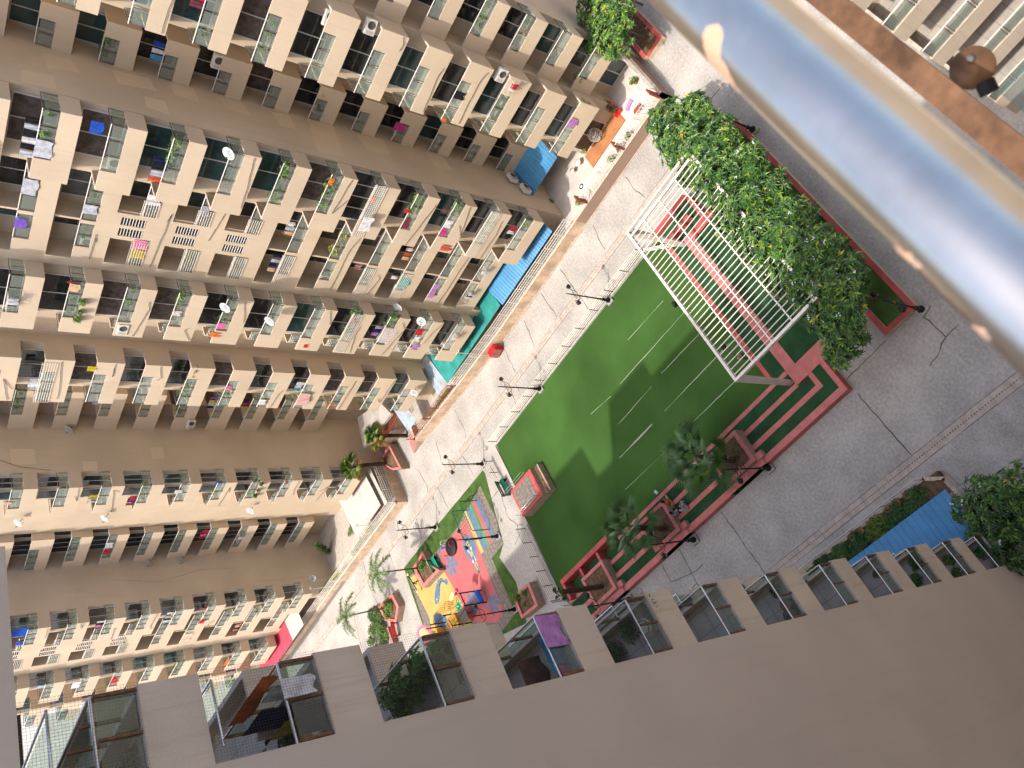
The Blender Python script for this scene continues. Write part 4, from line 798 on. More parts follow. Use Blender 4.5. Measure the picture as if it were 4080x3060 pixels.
# bushes, climbers, pot plants
def bush(b, c, r, n, rnd, ms, L=.12, W=.06, flat=.8):
    for i in range(n):
        v = Vector((rnd.gauss(0, 1), rnd.gauss(0, 1), abs(rnd.gauss(0, 1)))).normalized(); p = Vector(c) + Vector((v.x * r, v.y * r, v.z * r * flat)) * rnd.uniform(.4, 1)
        add_leaves(b, p, v + Vector((0, 0, .5)), 5, L, W, ms, rnd)
def shrub(name, lab, pts, seed, ms=('leaf_dark', 'leaf_mid', 'leaf_light'), L=.14, W=.07, dens=60, cat='shrub', group=None):
    rnd = random.Random(seed); b = MB(); x0, y0, z0 = pts[0][:3]
    for (x, y, z, r) in pts: bush(b, (x - x0, y - y0, z - z0), r, int(dens * r * r / .16), rnd, ms, L, W)
    o = b.build(name); o.location = (x0, y0, z0); return tag(o, lab, cat, group)
shrub('shrub', 'clipped round bush in the planter under the feather palm by the green bench', [(30.3, 55.9, .6, .55)], 1, dens=90)
shrub('shrub', 'bright clipped bush at the corner of the planter under the lower feather palm', [(30.4, 63.2, .6, .75), (29.9, 64.0, .6, .5)], 2, ms=('leaf_mid', 'leaf_light', 'leaf_light'), dens=80)
g_ = shrub('leafy_bed', 'dense green bed behind the red bench beside the road', [(29.5 + random.uniform(-1.3, 1.3), 66.6 + random.uniform(-1.4, 2.6), .35, random.uniform(.45, .7)) for _ in range(13)], 3, ms=('leaf_mid', 'leaf_light', 'leaf_dark'), dens=60)
shrub('shrub', 'dark leafy bush between the lower feather palm and the green bed', [(31.2, 66.0, .2, .7), (31.5, 67.0, .2, .7)], 4, ms=('leaf_dark', 'leaf_mid'), L=.3, W=.1)
shrub('shrub', 'small sunny shrub growing in the square planter by the path', [(21.0, 44.9, .8, .3), (21.2, 45.8, .8, .4), (20.3, 45.4, .7, .2)], 5, ms=('leaf_light', 'leaf_mid'))
rr = random.Random(9)
for i, (lab, P_) in enumerate([('leafy plants along the patio behind the white grid railing, lower left', [(37.9, 61 + k * .75, 1.0, .4) for k in range(7)]),
        ('dark creeper growing up the corner wall at the lower left patio', [(41.2, 70.4 - k * .25, .8 + k * .35, .45) for k in range(7)]),
        ('pot plants behind the white roof, on the green mat', [(41.9 - k * .22, 61.4 + k * .42, .9, .34) for k in range(10)]),
        ('bright yellow green creeper hanging over the stained wall', [(37.6, 68.6 + k * .35, 1.6, .38) for k in range(4)]),
        ('green creeper trailing along the wall at the lower left', [(37.8, 70.6 + k * .45, 1.5, .35) for k in range(7)]),
        ('dark hedge beside the blue patio roof at the middle block corner', [(42.2, 23.7 + k * .2, .9, .4) for k in range(3)] + [(41.4, 23.9, .9, .35)]),
        ('flowering plants with red blooms behind the rusty grid railing', [(39.8, 42.6 + k * .55, 1.0, .33) for k in range(7)]),
        ('large leaf plant beside the terracotta barrel pot near the trellis', [(44.6, 48.2, 1.0, .5), (44.2, 48.8, 1.0, .4)])]):
    shrub('creeper', lab, P_, 20 + i, ms=[('leaf_dark', 'leaf_mid', 'leaf_light'), ('leaf_dark', 'leaf_mid'), ('leaf_mid', 'leaf_light'), ('leaf_light', 'leaf_light', 'leaf_yellow')][i % 4], dens=45)  # object name covers all patio greenery here, pot plants and hedge too
for i in range(9):
    y = 15.9 + i * 1.25; x = 9.35
    shrub('terrace_plant', 'patio plant %s along the near patio rail' % ['with pale variegated leaves, first', 'with dark ferny leaves, second from the corner', 'with big pale leaves, third from the corner', 'with yellow striped leaves, fourth from the corner', 'with fine dark leaves, fifth from the corner', 'with spiky yellow leaves, sixth from the corner', 'low and dark, seventh from the corner', 'with narrow green leaves, eighth from the corner', 'half hidden by the balconies, ninth from the corner'][i],
          [(x, y, .45, .5), (x - .5, y + .35, .45, .5), (x - .2, y + .7, .45, .42), (x + .25, y + .4, .5, .3)], 60 + i, ms=[('leaf_dark', 'leaf_mid'), ('leaf_dark', 'leaf_dark', 'leaf_mid'), ('leaf_dark', 'leaf_light'), ('leaf_dark', 'leaf_dark')][i % 4], L=.24 + .05 * (i % 3), W=.07, dens=46, cat='plant')
def pot(c, r, h_, m='terracotta'):
    b = MB(); b.lathe((0, 0, 0), [(0, 0), (r * .7, 0), (r, h_), (r * .86, h_), (r * .84, h_ * .85), (0, h_ * .85)], m, n=14); return b
for i in range(7):
    o = pot(None, .17, .25).build('flower_pot'); o.location = (9.62, 16.3 + i * .62, .5); tag(o, 'round terracotta pot in the row along the near patio railing, %s from its corner' % ORD[i + 1], 'pot', 'terracotta pots on the near patio')

# ------------------------------------------------------------------ lamps
def street_lamp(x, y, rz, lab):
    e = empty('street_lamp', lab, 'street lamp', (x, y, 0), rz, 'ornate double lamps round the courtyard')
    b = MB(); b.box(-.28, .28, -.28, .28, 0, .16, 'concrete_old'); b.build('plinth', e)
    b = MB(); b.lathe((0, 0, .16), [(.0, 0), (.19, 0), (.2, .1), (.13, .2), (.1, .5), (.13, .6), (.07, .7), (.05, 1.4), (.045, 3.1), (.04, 3.95), (.0, 4.25)], 'dark_metal', n=12); b.build('pole', e)
    b = MB(); b.lathe((0, 0, .86), [(.06, 0), (.08, .03), (.06, .06)], 'brass', n=10); b.lathe((0, 0, 3.0), [(.05, 0), (.085, .05), (.05, .1)], 'brass', n=10); b.build('brass_ring', e)
    b = MB(); b.tube([(-.3, 0, 2.4), (.3, 0, 2.4)], .015, 'dark_metal', n=5)
    for s in (-1, 1):
        b.tube([(0, 0, 3.2), (s * .22, 0, 3.1), (s * .42, 0, 3.25), (s * .58, 0, 3.6), (s * .66, 0, 3.85), (s * .78, 0, 3.82), (s * .8, 0, 3.72)], .022, 'dark_metal', n=6)
        b.tube([(0, 0, 3.65), (s * .2, 0, 3.6), (s * .3, 0, 3.45), (s * .2, 0, 3.36), (s * .14, 0, 3.46)], .014, 'dark_metal', n=5); b.tube([(0, 0, 3.5), (s * .45, 0, 3.5)], .012, 'dark_metal', n=5)
    b.build('arms', e)
    for s in (-1, 1):
        b = MB(); b.lathe((s * .8, 0, 3.42), [(0.04, 0), (.1, .02), (.14, .14), (.15, .26)], 'lamp_glass', n=12); g = b.build('lamp_head', e)
        c = MB(); c.lathe((s * .8, 0, 3.62), [(.17, 0), (.16, .05), (.08, .12), (0, .15)], 'dark_metal', n=12); c.build('cap', g)
    return e
for x, y, rz, lab in [(32.5, 24.6, 0, 'ornate double lamp on the pitch kerb, the uppermost of three'), (32.5, 34.1, 0, 'ornate double lamp on the pitch kerb, the middle of three'), (32.4, 43.5, 0, 'ornate double lamp at the sharp tip of the playground lawn'), (32.2, 52.6, 0, 'ornate double lamp at the road edge of the playground lawn'), (26.6, 45.6, 0, 'ornate double lamp beside the climbing frame and colour stripes'), (20.9, 47.3, 0, 'ornate double lamp at the lower corner of the red playground floor'), (15.6, 21.95, 0, 'ornate double lamp by the palm box nearest the pergola'), (15.4, 29.1, 0, 'ornate double lamp behind the three seated people'), (15.3, 36.2, 0, 'ornate double lamp nearest the near block balconies'), (16.4, 9.9, .3, 'lamp post at the lower right corner of the tree bed'), (31.8, 9.7, 0, 'lamp post half hidden by leaves at the upper end of the tree bed')]:
    street_lamp(x, y, rz, lab)
for x, y, lab in [(38.75, 36.95, 'thin grey pole with two small floodlights by the red hose cabinet'), (37.2, 59.4, 'thin grey pole with two small floodlights in front of the white roof'), (37.5, 71.4, 'thin grey pole with two small floodlights among the lower left creepers')]:
    e = empty('light_pole', lab, 'light pole', (x, y, 0), group='thin light poles on the patio wall'); b = MB(); b.tube([(0, 0, 0), (0, 0, 3.7)], .035, 'white_metal', n=7); b.build('pole', e)
    for s in (-1, 1):
        b = MB(); b.lathe((0, s * .16, 3.6), [(.03, 0), (.09, .1), (0, .14)], 'ac_white', n=8, axis=(.5, s * .2, -.3)); b.tube([(0, 0, 3.65), (0, s * .16, 3.6)], .02, 'white_metal', n=5); b.build('floodlight', e)
# ------------------------------------------------------------------ playground floor
def flat(name, pts, z, m): b = MB(); b.poly(pts, z, z, m); return struct(b, name)
flat('lawn', [(32.1, 44.0), (32.3, 52.3), (32.3, 59.6), (31.0, 59.8), (26.4, 60.0), (25.0, 61.0), (22, 57), (20.3, 50.6), (19.4, 46.8), (22.6, 46.0), (25.6, 45.5), (28, 44.9), (31.7, 43.9)], .008, 'lawn')
flat('path', [(25.75, 45.5), (25.2, 44.9), (22.9, 45.5), (22.6, 46.0), (25.2, 46.6)], .010, 'concrete')
flat('play_pavement', [(31.3, 45.1), (28.0, 45.0), (25.8, 45.5), (25.7, 47.5), (20.7, 47.6), (20.4, 50.0), (21.2, 53.5), (24.9, 60.2), (27.0, 59.7), (31.2, 59.4), (30.6, 55.6), (30.4, 50.0)], .013, 'paver')
flat('red_play_floor', [(30.3, 48.5), (30.1, 53.5), (28.5, 54.05), (23.0, 53.1), (21.3, 50.2), (21.4, 48.9), (24.7, 48.65), (26.8, 48.5)], .017, 'rubber_red')
flat('yellow_play_floor', [(28.5, 54.05), (23.0, 53.1), (22.6, 55), (25.4, 59.0), (26.5, 58.6), (31.0, 59.3), (30.5, 57.1)], .0175, 'rubber_yellow')
for nm, a, c, d, f, m in [('yellow_floor_strip', 48.5, 48.07, 48.5, 48.06, 'rubber_yellow'), ('blue_floor_strip', 48.07, 47.38, 48.06, 47.45, 'rubber_blue'), ('green_floor_strip', 47.38, 46.95, 47.45, 47.0, 'rubber_green'), ('red_floor_strip', 46.95, 46.47, 47.0, 46.5, 'rubber_red'), ('pale_blue_floor_strip', 46.47, 46.0, 46.5, 46.02, 'rubber_blue')]:
    flat(nm, [(30.85, a), (30.85, c), (26.72, f), (26.72, d)], .021, m)
b = MB()
def disc(b, x, y, rx, ry, z, m, n=28, a0=0, a1=6.2832, rot=0):
    P = []
    for i in range(n + (0 if a1 > 6 else 1)):
        a = a0 + (a1 - a0) * i / n; u, v = rx * math.cos(a), ry * math.sin(a); P.append((x + u * math.cos(rot) - v * math.sin(rot), y + u * math.sin(rot) + v * math.cos(rot), z))
    b.face(P, m)
disc(b, 28.1, 49.5, 1.05, .88, .0215, 'rubber_blue')
def flower(b, x, y, r, z):
    for k in range(6): a = k * math.pi / 3 + .2; disc(b, x + math.cos(a) * r * .62, y + math.sin(a) * r * .62, r * .4, r * .24, z, 'rubber_blue', n=14, rot=a)
    disc(b, x, y, r * .2, r * .2, z, 'rubber_blue', n=12)
for x, y, r in ((28.3, 52.75, .98), (24.2, 52.0, 1.0), (22.7, 49.55, .85)): flower(b, x, y, r, .0215)
def blob(b, P, z, m):
    for p, q in zip(P, P[1:]):
        (x0, y0, w0), (x1, y1, w1) = p, q; L = math.hypot(x1 - x0, y1 - y0) or 1; nx, ny = -(y1 - y0) / L, (x1 - x0) / L
        b.face([(x0 + nx * w0, y0 + ny * w0, z), (x1 + nx * w1, y1 + ny * w1, z), (x1 - nx * w1, y1 - ny * w1, z), (x0 - nx * w0, y0 - ny * w0, z)], m)
blob(b, [(26.95, 57.0, .02), (27.05, 56.7, .34), (27.35, 56.3, .42), (27.75, 55.9, .38), (28.1, 55.5, .30), (28.2, 55.1, .24), (28.05, 54.75, .16), (27.75, 54.6, .1), (27.6, 54.3, .32), (27.45, 54.1, .04)], .0215, 'rubber_blue')
disc(b, 27.15, 56.55, .09, .09, .0225, 'cl_white', n=12); disc(b, 27.15, 56.55, .045, .045, .0235, 'rubber_blue', n=10)
blob(b, [(26.3, 58.0, .06), (26.0, 57.7, .5), (25.4, 57.2, .6), (24.9, 56.6, .45), (24.5, 56.0, .1)], .0215, 'rubber_blue')
struct(b, 'play_floor_markings')
b = MB()
for x, c in ((28.4, 'rubber_yellow'), (27.45, 'rubber_yellow'), (26.45, 'rubber_yellow')): b.poly([(x - .22, 49.42), (x + .22, 49.42), (x + .22, 49.84), (x - .22, 49.84)], .0235, .0235, c)
for x in (27.93, 26.95): b.poly([(x - .24, 49.2), (x + .24, 49.2), (x + .24, 50.06), (x - .24, 50.06)], .0232, .0232, 'rubber_blue')
disc(b, 26.2, 49.63, .42, .44, .0231, 'rubber_blue', n=16, a0=math.pi / 2, a1=math.pi * 1.5)
struct(b, 'hopscotch_floor')
for ch, x, y, m in [('3', 28.4, 49.63, 'rubber_blue'), ('4', 27.93, 49.42, 'cl_white'), ('5', 27.93, 49.86, 'cl_white'), ('6', 27.45, 49.63, 'rubber_blue'), ('7', 26.95, 49.42, 'cl_white'), ('8', 26.95, 49.86, 'cl_white'), ('9', 26.45, 49.63, 'rubber_blue'), ('10', 26.0, 49.65, 'cl_yellow')]:
    cu = bpy.data.curves.new('floor_marking', 'FONT'); cu.body = ch; cu.size = .5; cu.align_x = 'CENTER'; cu.align_y = 'CENTER'; cu.offset = .012; cu.materials.append(M[m])
    o = bpy.data.objects.new('floor_marking', cu); COL.objects.link(o); o.location = (x, y, .0265); o.rotation_euler = (0, 0, math.pi / 2); o['kind'] = 'structure'

# ------------------------------------------------------------------ playground gear
e = empty('climbing_frame', 'dark green tubular monkey bars over the coloured stripes', 'climbing frame', (29.1, 46.8, 0)); o_ = (-29.1, -46.8, 0)
for y in (46.25, 47.65):
    b = MB(); b.tube([(30.6, y, 0), (30.6, y, 1.75), (30.5, y, 1.85), (27.8, y, 1.85), (27.7, y, 1.75), (27.7, y, 0)], .04, 'bench_green', n=8); b.build('side_frame', e, loc=o_)
for i in range(9): b = MB(); x = 27.95 + i * .3; b.tube([(x, 46.25, 1.85), (x, 47.65, 1.85)], .02, 'bench_green', n=6); b.build('rung', e, loc=o_)
b = MB()
for y in (46.0, 46.65): b.tube([(31.1, y, 0), (30.9, y, .7), (30.6, y, 1.2)], .03, 'bench_green', n=6)
for i in range(4): b.tube([(31.08 - i * .1, 46.0, .2 + i * .28), (31.08 - i * .1, 46.65, .2 + i * .28)], .018, 'bench_green', n=5)
b.build('ladder', e, loc=o_)
e = empty('roundabout', 'black merry go round with a blue centre post on the red floor', 'roundabout', (29.5, 51.7, 0))
b = MB(); b.lathe((0, 0, .12), [(0, 0), (.78, 0), (.8, .06), (.76, .1), (0, .1)], 'black', n=28); b.build('deck', e)
b = MB(); b.tube([(0, 0, .2), (0, 0, 1.15)], .04, 'play_blue', n=8); b.lathe((0, 0, 1.1), [(0, 0), (.16, 0), (.16, .04), (0, .04)], 'play_blue', n=12); b.build('centre_post', e)
b = MB()
for k in range(3):
    a = k * 2.094; P = [(math.cos(a + t_) * .76, math.sin(a + t_) * .76, z) for t_, z in ((0, .2), (.05, .75), (.35, .85), (.65, .75), (.7, .2))]; b.tube(P, .025, 'play_red' if k else 'white_metal', n=6)
b.build('hand_hoop', e)
e = empty('play_tower', 'climbing tower with pinwheel, bee, sunflower, blue drum and orange platform', 'play tower', (24.2, 53, 0)); o_ = (-24.2, -53, 0)
for (x, y, z) in [(24.4, 50.35, 2.3), (23.25, 50.3, 2.3), (24.15, 53.5, 2.3), (23.0, 53.2, 2.0), (24.55, 55.8, 2.2), (23.4, 55.8, 2.0), (24.9, 57.3, 1.7)]: b = MB(); b.tube([(x, y, 0), (x, y, z)], .055, 'black', n=9); b.build('post', e, loc=o_)
b = MB(); b.tube([(24.4, 50.35, 2.2), (23.25, 50.3, 2.2)], .05, 'black', n=8); b.tube([(24.15, 53.5, 1.9), (24.55, 55.8, 1.9)], .04, 'black', n=8); b.tube([(23.25, 50.3, 2.0), (23.0, 53.2, 1.8)], .03, 'black', n=7); b.build('beam', e, loc=o_)
b = MB(); b.tube([(24.35, 50.3, .55), (23.3, 50.25, .55)], .24, 'play_blue', n=8, smooth=False); b.tube([(24.45, 50.32, .55), (23.2, 50.28, .55)], .05, 'steel', n=7); b.build('drum', e, loc=o_)
b = MB(); b.box(23.1, 24.1, 53.5, 54.9, .95, 1.08, 'play_yellow')
for i in range(5): b.box(23.25 + i * .16, 23.31 + i * .16, 53.75, 54.65, 1.081, 1.09, 'brown_metal')
for (x0, x1, y0, y1) in [(23.05, 24.15, 53.44, 53.5), (23.05, 24.15, 54.9, 54.96), (23.04, 23.1, 53.5, 54.9), (24.1, 24.16, 53.5, 54.9)]: b.box(x0, x1, y0, y1, .9, 1.16, 'play_yellow')
b.build('platform', e, loc=o_)
b = MB(); b.box(22.9, 24.1, 52.2, 53.4, .85, .9, 'rust_grey'); b.build('dark_panel', e, loc=o_)
b = MB(); b.tube([(23.3, 50.8, 2.6), (23.1, 51.9, 3.1)], .055, 'play_cream', n=9); b.tube([(23.1, 51.9, 3.1), (23.0, 53.4, 1.9)], .06, 'play_cream', n=9); b.build('cream_arm', e, loc=o_)
b = MB(); c_ = Vector((23.45, 50.55, 2.65))
for k in range(8):
    a = k * math.pi / 4; d = Vector((math.cos(a), math.sin(a), .05 * (-1) ** k)); s_ = Vector((-math.sin(a), math.cos(a), 0)); b.face([c_, c_ + d * .22 + s_ * .14, c_ + d * .5 + Vector((0, 0, .03)), c_ + d * .22 - s_ * .10 + Vector((0, 0, .05))], 'play_green')
b.lathe(c_, [(0, .04), (.1, .04), (.1, .08), (0, .08)], 'steel', n=8); pw = b.build('pinwheel', e, loc=o_); sd = pw.modifiers.new('t', 'SOLIDIFY'); sd.thickness = .02
b = MB(); b.lathe((24.75, 50.4, 2.4), [(0, -.16), (.13, -.1), (.16, 0), (.12, .11), (0, .16)], 'play_pink', n=12); b.lathe((24.6, 50.7, 2.35), [(0, -.14), (.1, -.08), (.11, .08), (0, .2)], 'cl_magenta', n=10, axis=(-.3, .8, .1))
for s in (0, 1):
    w_ = MB()
b.build('bee_body', e, loc=o_)
b = MB(); disc(b, 24.65, 51.25, .42, .24, 2.42, 'play_cream', n=16, rot=1.9); disc(b, 24.35, 51.1, .38, .2, 2.36, 'play_yellow', n=16, rot=2.6); bw = b.build('bee_wings', e, loc=o_); sd = bw.modifiers.new('t', 'SOLIDIFY'); sd.thickness = .025
b = MB()
for i in range(7): b.tube([(25.4 - .0 * i, 53.6 + i * .35, .3), (25.4, 53.6 + i * .35, 1.5)], .02, 'play_yellow', n=5)
for i in range(5): b.tube([(25.4, 53.6, .3 + i * .3), (25.4, 55.7, .3 + i * .3)], .02, 'play_yellow', n=5)
b.tube([(25.4, 53.6, 1.5), (24.6, 53.6, 1.9)], .025, 'play_yellow', n=6); b.tube([(25.4, 55.7, 1.5), (24.6, 55.7, 1.9)], .025, 'play_yellow', n=6); b.build('yellow_net', e, loc=o_)
sf = MB(); cx, cy, cz = 24.75, 58.0, 1.55; ax = Vector((-.35, -.25, 1)).normalized(); a1 = ax.orthogonal().normalized(); a2 = ax.cross(a1)
sf.lathe((cx, cy, cz), [(0, .16), (.3, .13), (.52, .05), (.6, 0), (.55, -.06), (0, -.1)], 'play_cream', n=24, axis=ax); sfd = sf.build('sunflower_face', e, loc=o_)
sp = MB()
for k in range(26):
    a = k * 2 * math.pi / 26; d = a1 * math.cos(a) + a2 * math.sin(a); s_ = a1 * -math.sin(a) + a2 * math.cos(a); c0 = Vector((cx, cy, cz))
    sp.face([c0 + d * .5 + s_ * .07, c0 + d * .72 + s_ * .08, c0 + d * .86, c0 + d * .72 - s_ * .08, c0 + d * .5 - s_ * .07], 'play_pink')
spo = sp.build('petals', sfd); sd = spo.modifiers.new('t', 'SOLIDIFY'); sd.thickness = .03
for (x, y) in ((23.7, 51.5), (23.65, 52.7)): b = MB(); b.lathe((x, y, .45), [(0, 0), (.17, .0), (.19, .06), (0, .1)], 'play_red', n=12); b.tube([(x, y, 0), (x, y, .45)], .03, 'black', n=6); b.build('red_seat', e, loc=o_)
b = MB(); b.box(24.0, 24.6, 57.0, 57.5, .1, .9, 'play_yellow'); b.box(24.1, 24.5, 57.5, 57.54, .2, .8, 'play_red'); b.build('side_panel', e, loc=o_)
e = empty('seesaw', 'dark blue seesaw with cream seats at the edge of the yellow floor', 'seesaw', (30.0, 58.4, 0), .15)
b = MB(); b.tube([(-1.0, 0, .45), (1.0, 0, .6)], .045, 'cl_navy', n=8); b.build('beam', e); b = MB(); b.tube([(0, -.25, 0), (0, 0, .5)], .05, 'cl_navy', n=7); b.tube([(0, .25, 0), (0, 0, .5)], .05, 'cl_navy', n=7); b.build('stand', e)
for s in (-1, 1): b = MB(); b.lathe((s * 1.0, 0, .52 + s * .07), [(0, 0), (.16, .0), (.14, .07), (0, .09)], 'play_cream', n=12); b.tube([(s * .75, -.16, .8), (s * .75, .16, .8)], .018, 'cl_navy', n=5); b.tube([(s * .75, 0, .55), (s * .75, 0, .8)], .02, 'cl_navy', n=5); b.build('seat', e)
def bench(x, y, rz, m, lab, rough=False):
    e = empty('bench', lab, 'bench', (x, y, 0), rz)
    for i in range(3): b = MB(); b.box(-.75, .75, -.28 + i * .17, -.14 + i * .17, .42, .46, m); b.build('seat_slat', e)
    for i in range(2): b = MB(); b.box(-.75, .75, .26, .30, .55 + i * .2, .70 + i * .2, m); b.build('back_slat', e)
    for s in (-1, 1): b = MB(); b.box(s * .6 - .04, s * .6 + .04, -.25, .25, 0, .42, 'dark_metal'); b.box(s * .6 - .04, s * .6 + .04, .21, .259, .42, .9, 'dark_metal'); b.build('leg', e)
bench(29.5, 54.35, math.pi / 2 * 0 + .15, 'play_green', 'green bench against the planter between the yellow and red floors')
bench(29.0, 42.1, 0, 'bench_green', 'dark green bench behind the pitch corner rails')
bench(28.3, 64.0, -.3 + math.pi, 'play_red', 'bright red slatted bench beside the lower feather palm')

# ------------------------------------------------------------------ people (body one skinned mesh, clothes and hair as children)
def skinned(name, verts, edges, radii, m, parent=None, root=0, lvl=2):
    me = bpy.data.meshes.new(name); me.from_pydata(verts, edges, []); me.materials.append(M[m]); o = bpy.data.objects.new(name, me); COL.objects.link(o)
    if parent: o.parent = parent
    sk_ = o.modifiers.new('skin', 'SKIN'); sk_.use_smooth_shade = True
    L = me.skin_vertices[0].data if me.skin_vertices else None
    if L is None: me.skin_vertices.new(); L = me.skin_vertices[0].data
    for i, r in enumerate(radii): L[i].radius = (r, r) if not isinstance(r, tuple) else r; L[i].use_root = (i == root)
    sb = o.modifiers.new('sub', 'SUBSURF'); sb.levels = lvl; sb.render_levels = lvl
    return o
def person(x, y, z, rz, lab, pose, top, bottom, scale=1.0, hairlen=0.0, group=None):
    """faces local +Y; z is the height of what carries the feet or the seat"""
    e = empty('person', lab, 'person', (x, y, z), rz, group); e.scale = (scale,) * 3
    if pose == 'sit':
        hip, chest, neck, head = (0, 0, .12), (0, .03, .42), (0, .06, .60), (0, .10, .78)
        kn = [(-.16, .45, .16), (.16, .45, .20)]; an = [(-.14, .55, -.22), (.18, .50, -.20)]; toe = [(-.14, .72, -.28), (.18, .66, -.27)]
        el = [(-.27, .12, .30), (.27, .14, .30)]; wr = [(-.18, .36, .24), (.14, .38, .28)]
    elif pose == 'lean':
        hip, chest, neck, head = (0, 0, .12), (.05, .10, .40), (.08, .20, .55), (.10, .30, .70)
        kn = [(-.16, .42, .30), (.2, .40, .10)]; an = [(-.14, .60, .02), (.30, .75, .06)]; toe = [(-.14, .76, -.02), (.34, .92, .04)]
        el = [(-.22, .24, .26), (.30, .25, .26)]; wr = [(-.08, .46, .30), (.15, .48, .28)]
    else:
        hip, chest, neck, head = (0, 0, .90), (0, .01, 1.25), (0, .02, 1.45), (0, .05, 1.62)
        kn = [(-.11, .06, .48), (.12, -.02, .48)]; an = [(-.12, .0, .08), (.13, -.12, .10)]; toe = [(-.12, .17, .03), (.13, .05, .03)]
        el = [(-.27, -.02, 1.12), (.27, .08, 1.14)]; wr = [(-.29, .12, .92), (.24, .28, 1.05)]
    sh = [(chest[0] - .17, chest[1], chest[2] + .10), (chest[0] + .17, chest[1], chest[2] + .10)]
    V = [hip, chest, neck, (head[0], head[1] - .01, head[2] - .05), (head[0], head[1], head[2] + .09)]; E_ = [(0, 1), (1, 2), (2, 3), (3, 4)]; Rr = [.14, .15, .055, .085, .075]
    for s in (0, 1):
        i = len(V); V += [sh[s], el[s], wr[s]]; E_ += [(1, i), (i, i + 1), (i + 1, i + 2)]; Rr += [.065, .043, .03]
        # palm, four fingers and the thumb
        w_, dd = Vector(wr[s]), (Vector(wr[s]) - Vector(el[s])).normalized(); sd_ = dd.cross(Vector((0, 0, 1))).normalized()
        pm = w_ + dd * .06; j = len(V); V.append(tuple(pm)); E_.append((i + 2, j)); Rr.append((.032, .018))
        for k, off in enumerate((-.028, -.010, .010, .028)):
            q = len(V); ln = (.055, .068, .064, .05)[k]; V += [tuple(pm + dd * .03 + sd_ * off), tuple(pm + dd * (.03 + ln) + sd_ * off * 1.2 - Vector((0, 0, .012)))]; E_ += [(j, q), (q, q + 1)]; Rr += [.009, .007]
        q = len(V); V.append(tuple(pm - dd * .01 + sd_ * (.05 if s else -.05))); E_.append((j, q)); Rr.append(.010)
        i = len(V); hp = (hip[0] + (-.09 if s == 0 else .09), hip[1], hip[2] - .03); V += [hp, kn[s], an[s], toe[s]]; E_ += [(0, i), (i, i + 1), (i + 1, i + 2), (i + 2, i + 3)]; Rr += [.085, .055, .04, .03]
    body = skinned('body', V, E_, Rr, 'skin', e)
    # nose, ears as small parts of the head mesh are grown as a face child
    f = MB(); hx, hy, hz = head; f.lathe((hx, hy + .085, hz + .02), [(.016, 0), (.012, .02), (0, .035)], 'skin', n=6, axis=(0, 1, -.2))
    for s in (-1, 1): f.lathe((hx + s * .032, hy + .075, hz + .055), [(.012, 0), (0, .012)], 'black', n=6, axis=(0, 1, 0)); f.lathe((hx + s * .085, hy, hz + .03), [(.022, 0), (.018, .012), (0, .014)], 'skin', n=7, axis=(s, 0, 0))
    f.box(hx - .022, hx + .022, hy + .078, hy + .088, hz - .028, hz - .018, 'cl_maroon'); f.build('face', e)
    h = MB(); h.lathe((hx, hy - .02, hz + .01), [(.096, -.02), (.105, .05), (.095, .11), (.06, .15), (0, .165)], 'hair', n=14)
    if hairlen: h.tube([(hx, hy - .08, hz + .08), (hx, hy - .12, hz - .08), (hx, hy - .12, hz - hairlen)], .05, 'hair', n=8, r2=.02)
    h.build('hair', e)
    # shirt and trousers follow the same skeleton, a little thicker
    mid_ = tuple((Vector(hip) + Vector(chest)) / 2)
    TV = [hip, mid_, chest, (neck[0], neck[1], neck[2] - .05), sh[0], el[0], sh[1], el[1]]; skinned('top', TV, [(0, 1), (1, 2), (2, 3), (2, 4), (4, 5), (2, 6), (6, 7)], [.16, .165, .17, .075, .085, .06, .085, .06], top, e)
    BV = [hip, (hip[0] - .09, hip[1], hip[2] - .03), kn[0], tuple(Vector(an[0]).lerp(Vector(kn[0]), .15)), (hip[0] + .09, hip[1], hip[2] - .03), kn[1], tuple(Vector(an[1]).lerp(Vector(kn[1]), .15))]
    skinned('trousers', BV, [(0, 1), (1, 2), (2, 3), (0, 4), (4, 5), (5, 6)], [.165, .105, .08, .062, .105, .08, .062], bottom, e)
    return e
gq = 'people resting on the seating steps'
person(18.0, 29.0, .36, -1.2, 'person in a rust red and cream outfit leaning on the step, nearest the pitch', 'lean', 'cl_rust', 'cl_peach', 1.0, .25, gq)
person(17.1, 28.05, .50, -1.2, 'person in a white and blue patterned dress seated on the upper red step', 'sit', 'cl_silver', 'cl_floral', 1.0, .2, gq)
person(17.25, 28.85, .34, -1.5, 'person in grey with black trousers seated closest to the palm box', 'sit', 'cl_silver', 'cl_black', .95, .0, gq)
person(21.1, 24.75, .012, -2.0, 'child in a yellow top standing on the turf near the fan palm crown', 'stand', 'cl_yellow', 'cl_black', .68)
person(21.6, 18.9, .012, -.6, 'child in a pale top standing near the lower pergola corner', 'stand', 'cl_peach', 'cl_brown', .72)
b = MB(); b.box(-.14, .14, -.1, .1, 0, .02, 'cl_white'); o = b.build('paper'); o.location = (19.55, 29.8, .02); o.rotation_euler.z = .4; tag(o, 'small white sheet of paper lying on the turf by the lowest step', 'paper')

